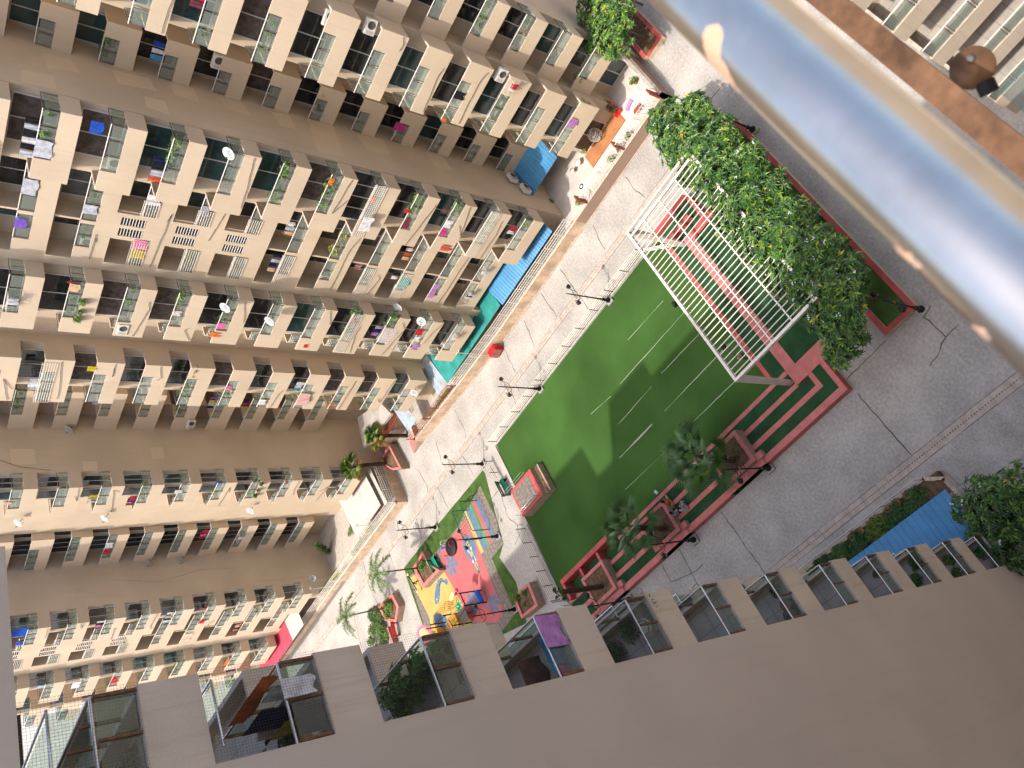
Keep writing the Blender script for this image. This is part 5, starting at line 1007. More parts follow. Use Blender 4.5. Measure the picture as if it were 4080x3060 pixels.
# ------------------------------------------------------------------ patio with the wooden deck
b = MB(); b.box(40.75, 42.1, 15.2, 19.25, .6, .66, 'wood_deck'); tag(b.build('timber_deck'), 'orange brown timber deck on the marble patio', 'deck')
e = empty('hanging_chair', 'white round wicker egg chair on the timber deck', 'chair', (41.7, 17.3, .66))
b = MB()
for k in range(10): a = k * math.pi / 10; b.tube([(math.cos(a) * .48 * math.cos(t_), math.sin(a) * .48 * math.cos(t_), .75 + .55 * math.sin(t_)) for t_ in [j * math.pi / 8 for j in range(-4, 5)]] + [(-math.cos(a) * .48 * math.cos(t_), -math.sin(a) * .48 * math.cos(t_), .75 + .55 * math.sin(t_)) for t_ in [j * math.pi / 8 for j in range(3, -3, -1)]], .014, 'white_metal', n=4)
for z in (.45, .6, .75, .9, 1.05): r_ = .48 * math.sqrt(max(0, 1 - ((z - .75) / .55) ** 2)); b.tube([(math.cos(a) * r_, math.sin(a) * r_, z) for a in [j * .4488 for j in range(15)]], .012, 'white_metal', n=4)
b.build('basket', e); b = MB(); b.tube([(.5, .3, 0), (.6, .3, 1.2), (.3, .15, 1.75), (0, 0, 1.6), (0, 0, 1.3)], .03, 'brown_metal', n=7); b.lathe((.4, .25, 0), [(0, 0), (.45, 0), (.45, .03), (0, .03)], 'brown_metal', n=16); b.build('stand', e)
b = MB(); b.lathe((0, 0, 0), [(0, .4), (.28, .4), (.28, .43), (0, .43)], 'white_metal', n=16); b.tube([(0, 0, 0), (0, 0, .4)], .04, 'white_metal', n=6); b.lathe((.0, .75, 0), [(0, .42), (.2, .42), (.22, .45), (0, .45)], 'white_metal', n=12); b.tube([(0, .75, 0), (0, .75, .42)], .03, 'white_metal', n=6)
o = b.build('garden_table'); o.location = (42.0, 19.8, .6); tag(o, 'white wrought garden table beyond the lower end of the timber deck', 'table')
e = empty('folding_stool', 'red canvas folding stool by the lattice railing', 'stool', (40.2, 14.0, .6)); b = MB(); b.face([(-.35, -.3, .5), (.35, -.3, .1), (.35, .3, .1), (-.35, .3, .5)], 'cl_rust'); sd = b.build('seat', e).modifiers.new('t', 'SOLIDIFY'); sd.thickness = .02
b = MB()
for s in (-.3, .3): b.tube([(-.35, s, 0), (.35, s, .45)], .015, 'white_metal', n=5); b.tube([(.35, s, 0), (-.35, s, .5)], .015, 'white_metal', n=5)
b.build('leg', e)
for (x, y, z, lab) in [(42.0, 15.0, .66, 'red flower pot stand with green plants beside the timber deck'), ]:
    e = empty('plant_stand', lab, 'plant stand', (x, y, z)); b = MB()
    for i in range(3): b.box(-.5 + i * .35, -.3 + i * .35, -.1, .5, .3 * (i + 1) - .3, .3 * (i + 1), 'play_red')
    b.build('stand', e); b = MB(); rq = random.Random(4)
    for i in range(5): bush(b, (-.4 + i * .22, .2, .5 + i * .1), .25, 14, rq, ('leaf_mid', 'leaf_dark'), .12, .06)
    b.build('foliage', e)
for i, (x, y, lab) in enumerate([(39.3, 15.6, 'leafy pot plant just inside the lattice railing, beside the deck corner'), (39.4, 16.6, 'dark leafy pot plant inside the lattice railing, beside the wicker chair'), (39.4, 17.6, 'pale pot plant inside the lattice railing, below the wicker chair'), (39.6, 21.6, 'yellow green pot plant near the star tile on the marble floor'), (41.9, 12.9, 'small green bush in the corner of the marble patio by the window'), (42.3, 18.9, 'spiky aloe at the end of the grey bench')]):
    e = empty('potted_plant', lab, 'plant', (x, y, .6), group='pot plants on the marble patio'); pot(None, .17, .28, 'white_pot' if i % 2 else 'terracotta').build('pot', e); b = MB(); bush(b, (0, 0, .4), .3, 26, random.Random(i), ('leaf_mid', 'leaf_light') if i != 1 else ('leaf_dark', 'leaf_mid'), .16, .07); b.build('foliage', e)
b = MB(); b.box(0, .45, 0, 1.6, 0, .42, 'rust_grey'); o = b.build('bench_box'); o.location = (42.15, 16.9, .66); tag(o, 'long grey box bench against the window behind the wicker chair', 'bench')
b = MB(); b.lathe((0, 0, 0), [(0, .01), (.28, .01)], 'cl_white', n=18); b.lathe((0, 0, 0), [(0, .015), (.22, .015)], 'black', n=18); b.lathe((0, 0, 0), [(0, .02), (.12, .02)], 'cl_white', n=6); o = b.build('round_mat'); o.location = (40.7, 20.9, .6); tag(o, 'round white rimmed star mat on the marble floor below the deck', 'mat')
b = MB()
for i, (w_, m_) in enumerate([(1.5, 'cl_silver'), (.9, 'cl_lilac')]): b.box(-.3 + i * .35, .1 + i * .35, -w_ / 2 + i * .6, w_ / 2 + i * .5, 0, .04, m_)
o = b.build('drying_clothes'); o.location = (41.2, 13.7, .6); o.rotation_euler.z = .3; tag(o, 'grey striped cloth spread on the marble patio floor', 'cloth')
o = pot(None, .42, .85, 'terracotta').build('barrel_pot'); o.location = (43.6, 47.6, .3); tag(o, 'large terracotta barrel pot by the pale blue strip roof', 'pot')

# ------------------------------------------------------------------ things on the balconies
STK = {'a': (42.2, 11.76, 15.03, "the topmost stack"), 'b': (40.63, 15.03, 19.1, "the stack above the deck"), 'c': (44.65, 21.12, 23.5, "the recess over the small blue roof"),
       'd': (38.97, 23.55, 27.65, "the middle block's first stack"), 'e': (40.25, 27.65, 30.7, "the middle block's left inner stack"), 'f': (40.25, 30.95, 33.5, "the middle block's right inner stack"), 'g': (38.95, 34.12, 38.2, "the middle block's third stack"),
       'h': (40.15, 41.92, 46.0, "the middle block's last stack"), 'i': (46.1, 51.6, 54.4, "the deep recess above the palms"), 'j': (40.33, 56.05, 59.6, "the stack above the white roof"), 'k': (42.76, 66.85, 71.62, "the half shaded stack"),
       'l': (37.08, 71.62, 75.6, "the lower left first stack"), 'n': (37.05, 82.83, 86.9, "the stack above the red roof"), 'm': (38.38, 75.6, 81.4, "the lower left louvred part")}
used = set()
def where(s, k, what):
    t_ = '%s, %s floor, %s' % (what, floor_of(k), STK[s][3]); n_ = 2
    return t_
def ac_unit():
    b = MB(); b.box(-.16, .16, -.42, .42, 0, .6, 'ac_white'); b.lathe((-.161, -.1, .3), [(0, 0), (.22, 0), (.23, .012), (.21, .012)], 'rust_grey', n=20, axis=(-1, 0, 0))
    for r in (.06, .11, .16): b.tube([(-.178, -.1 + math.cos(a) * r, .3 + math.sin(a) * r) for a in [j * .5236 for j in range(13)]], .006, 'black', n=4)
    b.box(-.14, .14, -.38, -.34, -.05, 0, 'rust_grey'); b.box(-.14, .14, .34, .38, -.05, 0, 'rust_grey'); b.box(-.165, -.16, .2, .38, .08, .5, 'dish'); return b
ac_me = ac_unit().build('air_conditioner'); acs = ac_me.data; bpy.data.objects.remove(ac_me)
def ac(s, k, y, x=None, z=.62, rz=0, front=.75):
    o = bpy.data.objects.new('air_conditioner', acs); COL.objects.link(o); X = STK[s][0]; o.location = (X + front if x is None else x, y, soff(k) + z + .05); o.rotation_euler.z = rz
    tag(o, where(s, k, 'white air conditioner'), 'air conditioner', 'air conditioner units')
def dish_mesh():
    b = MB(); b.lathe((0, 0, 0), [(0, .0), (.12, .012), (.25, .05), (.37, .11), (.38, .10), (.25, .035), (0, -.015)], 'dish', n=26, axis=(-.72, .12, .68)); b.lathe((-.05, .01, .045), [(.10, 0), (.14, 0)], 'dish_blue', n=14, axis=(-.72, .12, .68))
    b.tube([(0, 0, -.3), (-.25, .05, -.12), (-.36, .06, .20)], .012, 'rust_grey', n=5); b.lathe((-.36, .06, .20), [(0, -.04), (.035, -.03), (.03, .05), (0, .06)], 'black', n=8); b.tube([(.02, 0, -.02), (.25, 0, -.2), (.45, 0, -.25)], .022, 'rust_grey', n=6); b.tube([(.25, 0, -.2), (.4, .2, -.4)], .012, 'rust_grey', n=5); return b
dm = dish_mesh().build('satellite_dish'); dsm = dm.data; bpy.data.objects.remove(dm)
def dish(s, k, y, z=1.5, dx=-.5, extra='grey satellite dish', x=None):
    o = bpy.data.objects.new('satellite_dish', dsm); COL.objects.link(o); o.location = ((STK[s][0] + dx) if x is None else x, y, soff(k) + z); o.rotation_euler.z = random.uniform(-.3, .3); tag(o, where(s, k, extra), 'satellite dish', 'satellite dishes on the facades')
def plants(s, k, ys, z=.85, ms=('leaf_dark', 'leaf_mid', 'leaf_light'), dx=.28, r=.36, what='leafy pot plants', L=.17, W=.07, n=34, cl=0.0):
    rq = random.Random(hash((s, k)) % 1000 if 0 else (ord(s) * 31 + k * 7)); X = STK[s][0]; b = MB(); y0 = ys[0]; e = empty('plant_trough', where(s, k, what), 'plants', (X + dx, y0, soff(k) + z), group='plants on the balconies')
    for i, y in enumerate(ys):
        rr_ = r * rq.uniform(.7, 1.2); bush(b, (0, y - y0, .25 + rr_ * .5), rr_, n, rq, ms, L, W, 1.3)
        if cl: bush(b, (-dx - .1, y - y0, -.1), rr_ * .8, n, rq, ms, L, W, 1.8)
    b.build('foliage', e); q = MB(); q.box(-.1, .1, -.2, ys[-1] - y0 + .2, -.12, .1, 'terracotta' if k % 2 else 'white_pot', top='soil'); q.build('trough', e)
def cloth(s, k, y0, y1, m, what, drop=.75, zt=1.72, dx=-.03, nm='hanging_cloth'):
    b = sheet(0, y1 - y0, 0, drop, 0, m, amp=.03); o = b.build(nm); o.location = (STK[s][0] + dx, y0, soff(k) + zt); tag(o, where(s, k, what), 'cloth', 'laundry hanging on the balconies')
def clothes(s, k, y, n, cols, what, zt=2.25, dx=.35):
    """a line of garments: each hanging piece of its own inside one wash line"""
    e = empty('washing_line', where(s, k, what), 'laundry', (STK[s][0] + dx, y, soff(k) + zt), group='washing lines on the balconies'); b = MB(); b.tube([(0, -.1, 0), (0, n * .38, 0)], .008, 'net', n=4); b.build('line', e)
    rq = random.Random(k * 13 + ord(s))
    for i in range(n): g_ = sheet(i * .38, i * .38 + rq.uniform(.26, .36), 0, rq.uniform(.45, .85), rq.uniform(-.05, .05), cols[i % len(cols)], amp=.05); g_.build('garment', e)
def rack(s, k, y, what, cols):
    e = empty('clothes_rack', where(s, k, what), 'clothes rack', (STK[s][0] - .15, y, soff(k) + 1.5), group='clothes racks'); b = MB()
    for i in range(5): b.tube([(-.35 + i * .15, -.5, .1), (-.35 + i * .15, .5, .1)], .008, 'white_metal', n=4)
    b.tube([(-.4, -.5, .1), (.3, -.5, .1)], .012, 'white_metal', n=4); b.tube([(-.4, .5, .1), (.3, .5, .1)], .012, 'white_metal', n=4); b.tube([(-.35, -.5, .1), (.2, -.5, -.5)], .01, 'white_metal', n=4); b.tube([(-.35, .5, .1), (.2, .5, -.5)], .01, 'white_metal', n=4); b.build('frame', e)
    for i, c in enumerate(cols): g_ = sheet(-.4 + .25 * i, -.1 + .25 * i, .1, .5, -.2 + .1 * i, c, amp=.04); g_.build('garment', e)
def tarp(s, k, what, cols): pass
# first stack of the middle block
plants('d', 0, [24.2, 24.9, 25.8], what='green plants with a washing line'); clothes('d', 1, 24.4, 6, ['cl_black', 'cl_silver', 'cl_black', 'cl_white'], 'dark and silver washing'); cloth('d', 1, 25.3, 26.3, 'cl_silver', 'crumpled silver sheet'); plants('d', 1, [23.9, 25.0], what='dark leafy plants'); cloth('d', 2, 23.6, 24.3, 'cl_blue', 'dark blue curtain', .6, 2.6); ac('d', 2, 26.3)
plants('d', 3, [23.9, 24.5, 25.0], what='tall dark green plants'); clothes('d', 3, 25.2, 4, ['cl_navy', 'cl_black', 'cl_silver', 'cl_rust'], 'dark washing on a line'); dish('d', 4, 23.5, 1.9, -.3, 'blue and grey satellite dish'); plants('d', 5, [23.8, 24.3, 25.4, 26.0], what='row of green plants with a climber'); plants('d', 6, [24.4, 25.0, 25.7, 26.2], what='potted ivy along the glass'); cloth('d', 6, 23.8, 24.3, 'cl_orange', 'orange cloth', .3, 1.75)
cloth('d', 7, 25.8, 26.9, 'cl_white', 'white shirts hung outside the white grille', .7, 1.7, -.35); cloth('d', 7, 24.5, 24.9, 'cl_orange', 'small orange towel', .35); plants('d', 8, [24.0, 24.5, 25.0], ms=('leaf_mid', 'leaf_light', 'leaf_mid'), r=.36, what='big bright green plants'); cloth('d', 8, 24.8, 25.1, 'cl_red', 'small red cloth', .45, 2.1); cloth('d', 8, 25.5, 26.3, 'cl_maroon', 'dark maroon mat over the glass', .5)
plants('d', 9, [23.8, 24.3], ms=('leaf_light', 'leaf_mid'), what='yellow green plants'); cloth('d', 9, 25.0, 25.6, 'cl_white', 'white garment over the rail', .5); cloth('d', 9, 25.7, 26.3, 'cl_magenta', 'magenta patterned cloth over the rail', .5); clothes('d', 9, 24.4, 2, ['cl_brown', 'cl_black'], 'dark garments'); cloth('d', 9, 27.0, 27.5, 'cl_rust', 'rust coloured cloth', .8, 1.0); plants('d', 11, [23.8, 24.2], what='small dark plants'); clothes('d', 11, 24.6, 3, ['cl_red', 'cl_white', 'cl_black'], 'red and white garments')
# inner stacks
plants('e', 2, [28.9, 29.6], what='leafy plants', r=.3); cloth('e', 2, 29.6, 30.2, 'cl_silver', 'wrinkled silver sheet', .7); cloth('e', 3, 28.2, 28.9, 'cl_white', 'white sheets on the railing', .7); cloth('e', 1, 28.6, 29.6, 'cl_silver', 'grey silver cover', .7); cloth('e', 4, 28.3, 29.0, 'cl_check', 'blue and white checked cloth', .5); clothes('e', 6, 28.6, 3, ['cl_white', 'cl_silver', 'cl_peach'], 'pale washing'); clothes('e', 9, 28.6, 4, ['cl_red', 'cl_white', 'cl_rust', 'cl_peach'], 'red and white washing'); plants('e', 7, [28.8, 29.5, 30.1], what='small flowering plants', ms=('leaf_light', 'leaf_yellow')); rack('e', 11, 29.6, 'white rack of grey washing', ['cl_silver', 'cl_white'])
cloth('f', 3, 31.5, 32.2, 'cl_dots', 'pink dotted cloth over the railing', .75); cloth('f', 3, 32.25, 32.9, 'cl_yellow', 'mustard cloth over the railing', .75, nm='hanging_towel'); cloth('f', 1, 31.2, 31.9, 'cl_violet', 'violet cloth over the railing', .55); ac('f', 2, 32.8); plants('f', 2, [31.4, 31.9], what='green pot plants', r=.22); plants('f', 4, [31.9, 32.5, 33.1], ms=('leaf_yellow', 'leaf_light'), what='yellow flowering plants', r=.2)
clothes('f', 6, 31.3, 4, ['cl_navy', 'cl_silver', 'cl_navy', 'cl_peach'], 'navy washing'); ac('f', 7, 33.1); ac('f', 8, 33.1, z=.3); cloth('f', 8, 31.2, 31.6, 'cl_stripe', 'red striped garment', .5, 2.3, .5); ac('f', 9, 33.1); cloth('f', 9, 31.4, 32.3, 'cl_teal', 'teal patterned blanket over the railing', .9); clothes('f', 9, 31.2, 2, ['cl_black', 'cl_white'], 'black and white washing'); dish('f', 9, 33.75, 1.0, -.5, 'cream satellite dish with lettering'); cloth('f', 10, 31.5, 32.9, 'cl_lilac', 'lilac and white quilt along the railing', .45); rack('f', 11, 32.0, 'white clothes rack', ['cl_silver', 'cl_black', 'cl_white'])
# third stack
cloth('g', 0, 35.8, 36.5, 'cl_pink', 'pink cloth', .6); cloth('g', 0, 34.6, 35.3, 'cl_red', 'red cloth', .6, nm='hanging_towel'); plants('g', 0, [34.4, 35.0], what='red and green plants'); dish('g', 0, 37.6, 1.0, -.6, 'white satellite dish'); rack('g', 1, 36.0, 'grey washing on the glass rail', ['cl_silver', 'cl_white', 'cl_black']); cloth('g', 2, 34.3, 34.9, 'cl_peach', 'yellow patterned quilt', .55); plants('g', 2, [35.6, 36.4, 37.0], ms=('leaf_light', 'leaf_mid'), what='trailing yellow green creeper', cl=1, r=.22); cloth('g', 2, 34.15, 34.25, 'cl_red', 'small red bundle', .3, 1.9)
plants('g', 3, [34.5, 35.4, 36.0], what='tall green plants', r=.3); ac('g', 3, 37.6, z=.9, front=.1); plants('g', 4, [34.4, 35.0], what='green plants by the corner'); cloth('g', 4, 35.6, 36.0, 'cl_floral', 'grey patterned cloth', .5); cloth('g', 5, 36.3, 36.8, 'cl_pink', 'pink cloth over the rail', .5); dish('g', 5, 34.4, 1.9, -.5, 'large grey satellite dish'); plants('g', 5, [35.6, 36.1], what='plants behind the glass'); cloth('g', 5, 37.2, 37.6, 'cl_orange', 'orange towel', .7, 2.0); dish('g', 6, 35.0, 1.8, -.7, 'round pale satellite dish'); cloth('g', 7, 37.6, 37.9, 'cl_red', 'small red cloth', .3, 1.2)
plants('g', 8, [34.3, 34.9, 35.8, 36.4], what='thick green plants behind the grille'); cloth('g', 8, 34.6, 35.0, 'cl_magenta', 'magenta towel', .4); cloth('g', 9, 35.2, 36.7, 'cl_floral', 'large pale patterned bedspread over the rail', 1.1); clothes('g', 9, 35.4, 3, ['cl_check', 'cl_navy', 'cl_lilac'], 'striped washing'); plants('g', 9, [34.3, 34.9], what='leafy corner plants'); cloth('g', 10, 35.0, 35.6, 'cl_red', 'red garment', .6, 1.95); cloth('g', 10, 35.8, 36.3, 'cl_white', 'spotted white garment', .5, 1.8); cloth('g', 10, 36.6, 37.2, 'cl_lilac', 'purple cloth', .6, 1.5, nm='hanging_towel'); dish('g', 10, 34.0, 2.2, -.2, 'satellite dish at the corner'); rack('g', 11, 35.4, 'metal rack and plants', ['cl_peach', 'cl_white'])
# fourth stack and recess
clothes('h', 1, 42.6, 3, ['cl_silver', 'cl_black', 'cl_silver'], 'grey washing on a line'); cloth('h', 1, 43.4, 43.8, 'cl_sky', 'bright blue bag', .45, 1.9, .3); plants('h', 1, [42.2], ms=('leaf_light', 'leaf_yellow'), what='bright yellow green plant'); ac('h', 2, 43.4, z=.95, front=.25); clothes('h', 2, 44.2, 3, ['cl_silver', 'cl_white'], 'pale washing'); cloth('h', 3, 42.3, 42.8, 'cl_yellow', 'yellow and blue umbrella cloth', .5, 2.2); plants('h', 3, [44.6, 45.2], what='small plants by the glass', r=.2)
plants('h', 5, [42.3, 42.9, 43.8, 44.5, 45.0], what='row of flowering plants along the rail', ms=('leaf_mid', 'leaf_light', 'leaf_dark')); cloth('h', 6, 43.6, 44.1, 'cl_pink', 'pink clothes', .4); plants('h', 6, [44.6], what='little pot plant'); cloth('h', 7, 45.0, 45.6, 'cl_white', 'white cloth over the rail', .5); cloth('h', 8, 44.0, 45.4, 'cl_stripe', 'red and white striped blanket over the rail', .95, 1.8, -.15); clothes('h', 8, 43.2, 3, ['cl_white', 'cl_silver', 'cl_teal'], 'pale and teal washing'); plants('h', 9, [45.3, 45.8], what='small flowering plants', ms=('leaf_light', 'cl_red')); dish('h', 11, 42.9, 1.0, -.5, 'grey satellite dish over the canopy')
for k in (1, 2, 6): plants('i', k, [52.0, 52.8, 53.6], what='dark green plants', r=.35)
clothes('i', 4, 52.0, 4, ['cl_silver', 'cl_white', 'cl_black', 'cl_silver'], 'pale washing'); clothes('i', 7, 52.0, 4, ['cl_violet', 'cl_yellow', 'cl_silver', 'cl_navy'], 'mixed coloured washing'); clothes('i', 8, 52.2, 2, ['cl_navy', 'cl_red'], 'navy washing'); dish('i', 3, 55.7, .5, -.35, 'pale satellite dish at the wall corner', x=45.8); ac('i', 6, 54.9, x=45.9, z=-.1, rz=.2)
# stack above the white roof
plants('j', 0, [56.4, 57.0], what='green plants', r=.2); cloth('j', 0, 57.2, 57.5, 'cl_red', 'little red bundle', .3, 1.6); dish('j', 1, 59.5, .8, -.5, 'cream satellite dish'); clothes('j', 1, 57.6, 3, ['cl_silver', 'cl_brown'], 'grey washing'); dish('j', 2, 59.6, .8, -.5, 'pale grey satellite dish'); cloth('j', 2, 57.6, 57.9, 'cl_peach', 'pointed peach pennant', .5, 2.0); dish('j', 4, 59.6, .8, -.5, 'dark blue satellite dish'); plants('j', 3, [56.5, 57.1], what='bright green plants', r=.2); clothes('j', 4, 57.6, 3, ['cl_yellow', 'cl_yellow', 'cl_silver'], 'yellow spotted clothes'); plants('j', 5, [56.5, 57.2, 57.8], what='green plants along the rail'); clothes('j', 5, 58.2, 3, ['cl_red', 'cl_blue', 'cl_rust'], 'red and blue clothes'); cloth('j', 6, 56.8, 57.3, 'cl_silver', 'white chair cover', .6, 2.0); cloth('j', 7, 56.1, 56.7, 'cl_blue', 'bright blue bag on the side rail', .6, 1.8, .2); plants('j', 7, [57.4], what='small green plant'); plants('j', 8, [56.3, 57.2, 58.0], what='trailing plants', r=.2, cl=1); dish('j', 8, 59.7, .8, -.5, 'round white satellite dish'); cloth('j', 9, 56.2, 56.5, 'cl_red', 'red cloth', .25, 1.6)
# half shaded stack
clothes('k', 1, 67.6, 4, ['cl_silver', 'cl_maroon', 'cl_white'], 'washing behind dark bars'); plants('k', 3, [69.6, 70.4], what='green plants by the glass', r=.3); plants('k', 4, [67.2, 68.4], what='pale green plants', r=.3); cloth('k', 5, 68.0, 68.9, 'cl_white', 'white spotted garment', .6); cloth('k', 5, 69.2, 69.8, 'cl_red', 'red garment', .6, nm='hanging_towel'); ac('k', 5, 70.9); ac('k', 6, 70.9); dish('k', 6, 71.4, .3, -.4, 'silver satellite dish'); ac('k', 7, 70.9); dish('k', 7, 71.5, .3, -.4, 'pale satellite dish'); plants('k', 7, [67.3, 68.1, 69.0, 69.8], what='thick green plants', r=.32); clothes('k', 8, 67.6, 4, ['cl_red', 'cl_maroon', 'cl_pink'], 'red washing'); rack('k', 9, 68.6, 'white drying rack', ['cl_silver', 'cl_white'])
# lower left block
cloth('l', 1, 72.6, 74.0, 'cl_lilac', 'faded pink sheet behind the bars', .8, 2.3, .2); cloth('l', 3, 71.9, 73.4, 'cl_blue', 'large blue tarpaulin', 1.2, 2.7, .4); cloth('m', 3, 76.0, 76.9, 'cl_blue', 'blue cloth', .7, 1.9); clothes('l', 5, 72.4, 3, ['cl_white', 'cl_navy', 'cl_pink'], 'white and navy washing'); clothes('l', 7, 72.4, 5, ['cl_white', 'cl_brown', 'cl_silver', 'cl_navy'], 'white and brown washing'); clothes('l', 8, 72.4, 2, ['cl_rust', 'cl_silver'], 'rust washing'); cloth('l', 8, 74.2, 74.8, 'cl_red', 'round red cushion', .5, 1.8, nm='cushion'); plants('m', 2, [79.5, 80.1, 80.7], ms=('leaf_light', 'leaf_yellow'), what='hanging yellow green plant', cl=1, r=.35); plants('m', 6, [78.8, 79.3], ms=('leaf_light', 'leaf_mid'), what='bright green plants'); ac('m', 5, 81.0); cloth('m', 8, 79.4, 81.0, 'cl_peach', 'large peach bedspread', .9); clothes('m', 10, 79.5, 4, ['cl_orange', 'cl_silver', 'cl_navy'], 'orange and grey washing')
clothes('n', 3, 83.4, 2, ['cl_silver', 'cl_silver'], 'grey trousers'); clothes('n', 4, 83.4, 2, ['cl_sky', 'cl_white'], 'pale blue shirts'); cloth('n', 5, 83.4, 84.6, 'cl_white', 'white curtain', .7, 2.3); cloth('n', 6, 84.0, 85.0, 'cl_red', 'red and orange cloth', .6); plants('n', 8, [83.6, 84.4, 85.2], what='green plants behind the glass'); cloth('n', 10, 84.0, 85.6, 'cl_orange', 'orange strip of cloth', .35, 2.2)
# top block
ac('b', 5, 15.7, z=1.1, front=.5, rz=.3); clothes('b', 3, 15.9, 4, ['cl_white', 'cl_sky', 'cl_red', 'cl_maroon'], 'coloured washing with a blue stool'); plants('b', 4, [16.2, 16.8, 17.4, 18.3], what='tall green plants with flags', r=.26); plants('b', 4 - 1, [18.4], what='single green plant'); ac('b', 6, 15.3, z=1.9, front=.35, rz=.2); ac('b', 5, 16.6, z=.8, front=.8, rz=.6) if 0 else None
cloth('b', 8, 17.0, 17.5, 'cl_black', 'black jacket on the rail', .7); cloth('b', 8, 18.9, 19.1, 'cl_orange', 'orange pennant at the far end', .3, 1.7, -.1); ac('b', 9, 15.3, z=1.8, front=.35); rack('b', 9, 15.7, 'white rack with a red towel', ['cl_red', 'cl_white']); plants('b', 9, [16.6, 17.3, 18.0], what='low pot plants on the sill', r=.12); cloth('b', 11, 16.2, 16.9, 'cl_lilac', 'pale lilac towel over the rail', .7, 1.75, -.05); plants('b', 11, [15.2], what='creeper at the near corner', ms=('leaf_light', 'leaf_mid'), r=.25)
ac('c', 6, 22.9); ac('c', 8, 22.9); ac('c', 9, 23.1, z=.2); ac('c', 10, 23.1, z=.2); ac('c', 4, 21.6, z=1.5, front=.2); cloth('c', 8, 22.0, 22.6, 'cl_magenta', 'pink and white towel', .8, 2.0); clothes('c', 3, 21.6, 3, ['cl_blue', 'cl_white', 'cl_sky'], 'blue and white washing'); plants('c', 2, [22.2, 22.8], what='green plants'); plants('c', 6, [21.6, 22.4], what='trailing green plants')
plants('a', 8, [12.2, 12.9, 13.5], what='green plants behind the glass', r=.25); ac('a', 8, 14.6, z=.4); ac('a', 9, 14.5, z=.5); plants('a', 9, [12.2, 12.8], what='leafy plants by the glass', r=.2); plants('a', 11, [14.2], what='pot plants with flowers'); cloth('a', 11, 12.0, 12.3, 'cl_maroon', 'maroon towel', .5)
for i, (x, y, z, lab) in enumerate([(41.2, 56.0, 3.9, 'white satellite dish with lettering on the big wall above the palm'), (38.6, 71.5, 3.1, 'white satellite dish with lettering on the big wall, lower left')]):
    o = bpy.data.objects.new('satellite_dish', dsm); COL.objects.link(o); o.location = (x, y - .35, z); o.rotation_euler.z = .9; tag(o, lab, 'satellite dish', 'satellite dishes on the facades')
# pair of units on the wall under the small blue roof
for i, y in enumerate((23.25, 23.25)):
    o = bpy.data.objects.new('air_conditioner', acs); COL.objects.link(o); o.location = (43.6 - i * 1.1, 23.2, 3.9 - i * .7); o.rotation_euler.z = math.pi / 2; tag(o, ['upper', 'lower'][i] + ' of two grey air conditioners on the side wall by the small blue roof', 'air conditioner', 'air conditioner units')

# ------------------------------------------------------------------ things on the near balconies
def near_plant(j, pts, lab, seed, ms=('leaf_dark', 'leaf_mid'), L=.13, W=.06, dens=70):
    for i_, (x, y, z, r) in enumerate(pts): shrub('balcony_plant', lab, [(x, y, nsof(j) + z, r)], seed + i_, ms, L, W, dens, 'plant', 'plants on one near balcony, floor %d' % j)
near_plant(3, [(5.45, 13.7, 1.0, .28), (5.5, 14.3, 1.2, .32), (5.5, 15.0, 1.25, .38), (5.4, 15.7, 1.2, .35), (5.3, 14.6, .8, .3), (5.3, 15.2, .9, .35), (5.2, 15.8, .9, .35), (4.9, 15.9, .8, .3), (5.4, 13.7, .7, .2), (4.8, 13.6, .7, .2)], 'one of the leafy plants on the near balcony with yellow flowers', 301, ('leaf_mid', 'leaf_light', 'leaf_mid'), .13, .09)
near_plant(2, [(4.9, 15.4, .7, .4), (4.5, 14.8, .6, .4), (4.6, 13.9, .6, .25), (4.9, 14.6, .6, .35)], 'one of the dark plants below the clothes on the near netted balcony', 302)
near_plant(5, [(5.4, 13.5, .7, .28), (5.3, 14.5, .7, .3), (5.1, 15.3, .7, .35), (5.35, 15.9, .7, .3)], 'one of the spiky plants on the near balcony with a white fan', 303, L=.2, W=.04)
near_plant(7, [(5.3, 13.9, .7, .17), (4.6, 13.8, .7, .2)], 'one of two round plants on the near balcony with dark stools', 304, ('leaf_mid', 'leaf_dark'))
near_plant(9, [(5.2, 13.8, .65, .16)], 'small potted shrub on the tiled near balcony', 305, ('leaf_mid', 'leaf_dark'))
near_plant(10, [(5.2, 13.8, .6, .3), (5.3, 14.8, .6, .3), (4.7, 14.2, .6, .3)], 'one of the dark plants on the near balcony with a red cloth', 306)
near_plant(11, [(5.1, 13.9, .6, .28), (5.3, 14.6, .6, .3), (4.6, 14.0, .6, .25)], 'one of the yellow green plants on the last but one near balcony', 307, ('leaf_dark', 'leaf_light'))
near_plant(12, [(5.1, 13.9, .6, .25), (5.2, 14.7, .6, .3)], 'one of the plants on the lowest near balcony by the tree', 308)
near_plant(1, [(5.0, 15.2, .6, .35)], 'dark palm like plant on the topmost near balcony', 309, L=.3, W=.05)
def near_cloth(j, x0, x1, y, ztop, drop, m, lab, nm='hanging_cloth', axis='x'):
    b = sheet(0, x1 - x0, 0, drop, 0, m, amp=.02, nx=10, nz=8, axis=axis); o = b.build(nm); o.location = (x0, y, nsof(j) + ztop) if axis == 'x' else (x0, y, nsof(j) + ztop); tag(o, lab, 'cloth', 'laundry on the near balconies')
near_cloth(4, 4.85, 5.6, 13.24, 1.66, .62, 'cl_lilac', 'bright pink cloth over the near balcony rail')
near_cloth(4, 4.5, 5.3, 13.75, 1.35, .6, 'cl_sky', 'sky blue cloth on the near balcony below the pink one')
near_cloth(4, 4.45, 5.2, 14.6, 1.5, .75, 'cl_brown', 'brown garment hanging deeper in the pink cloth balcony')
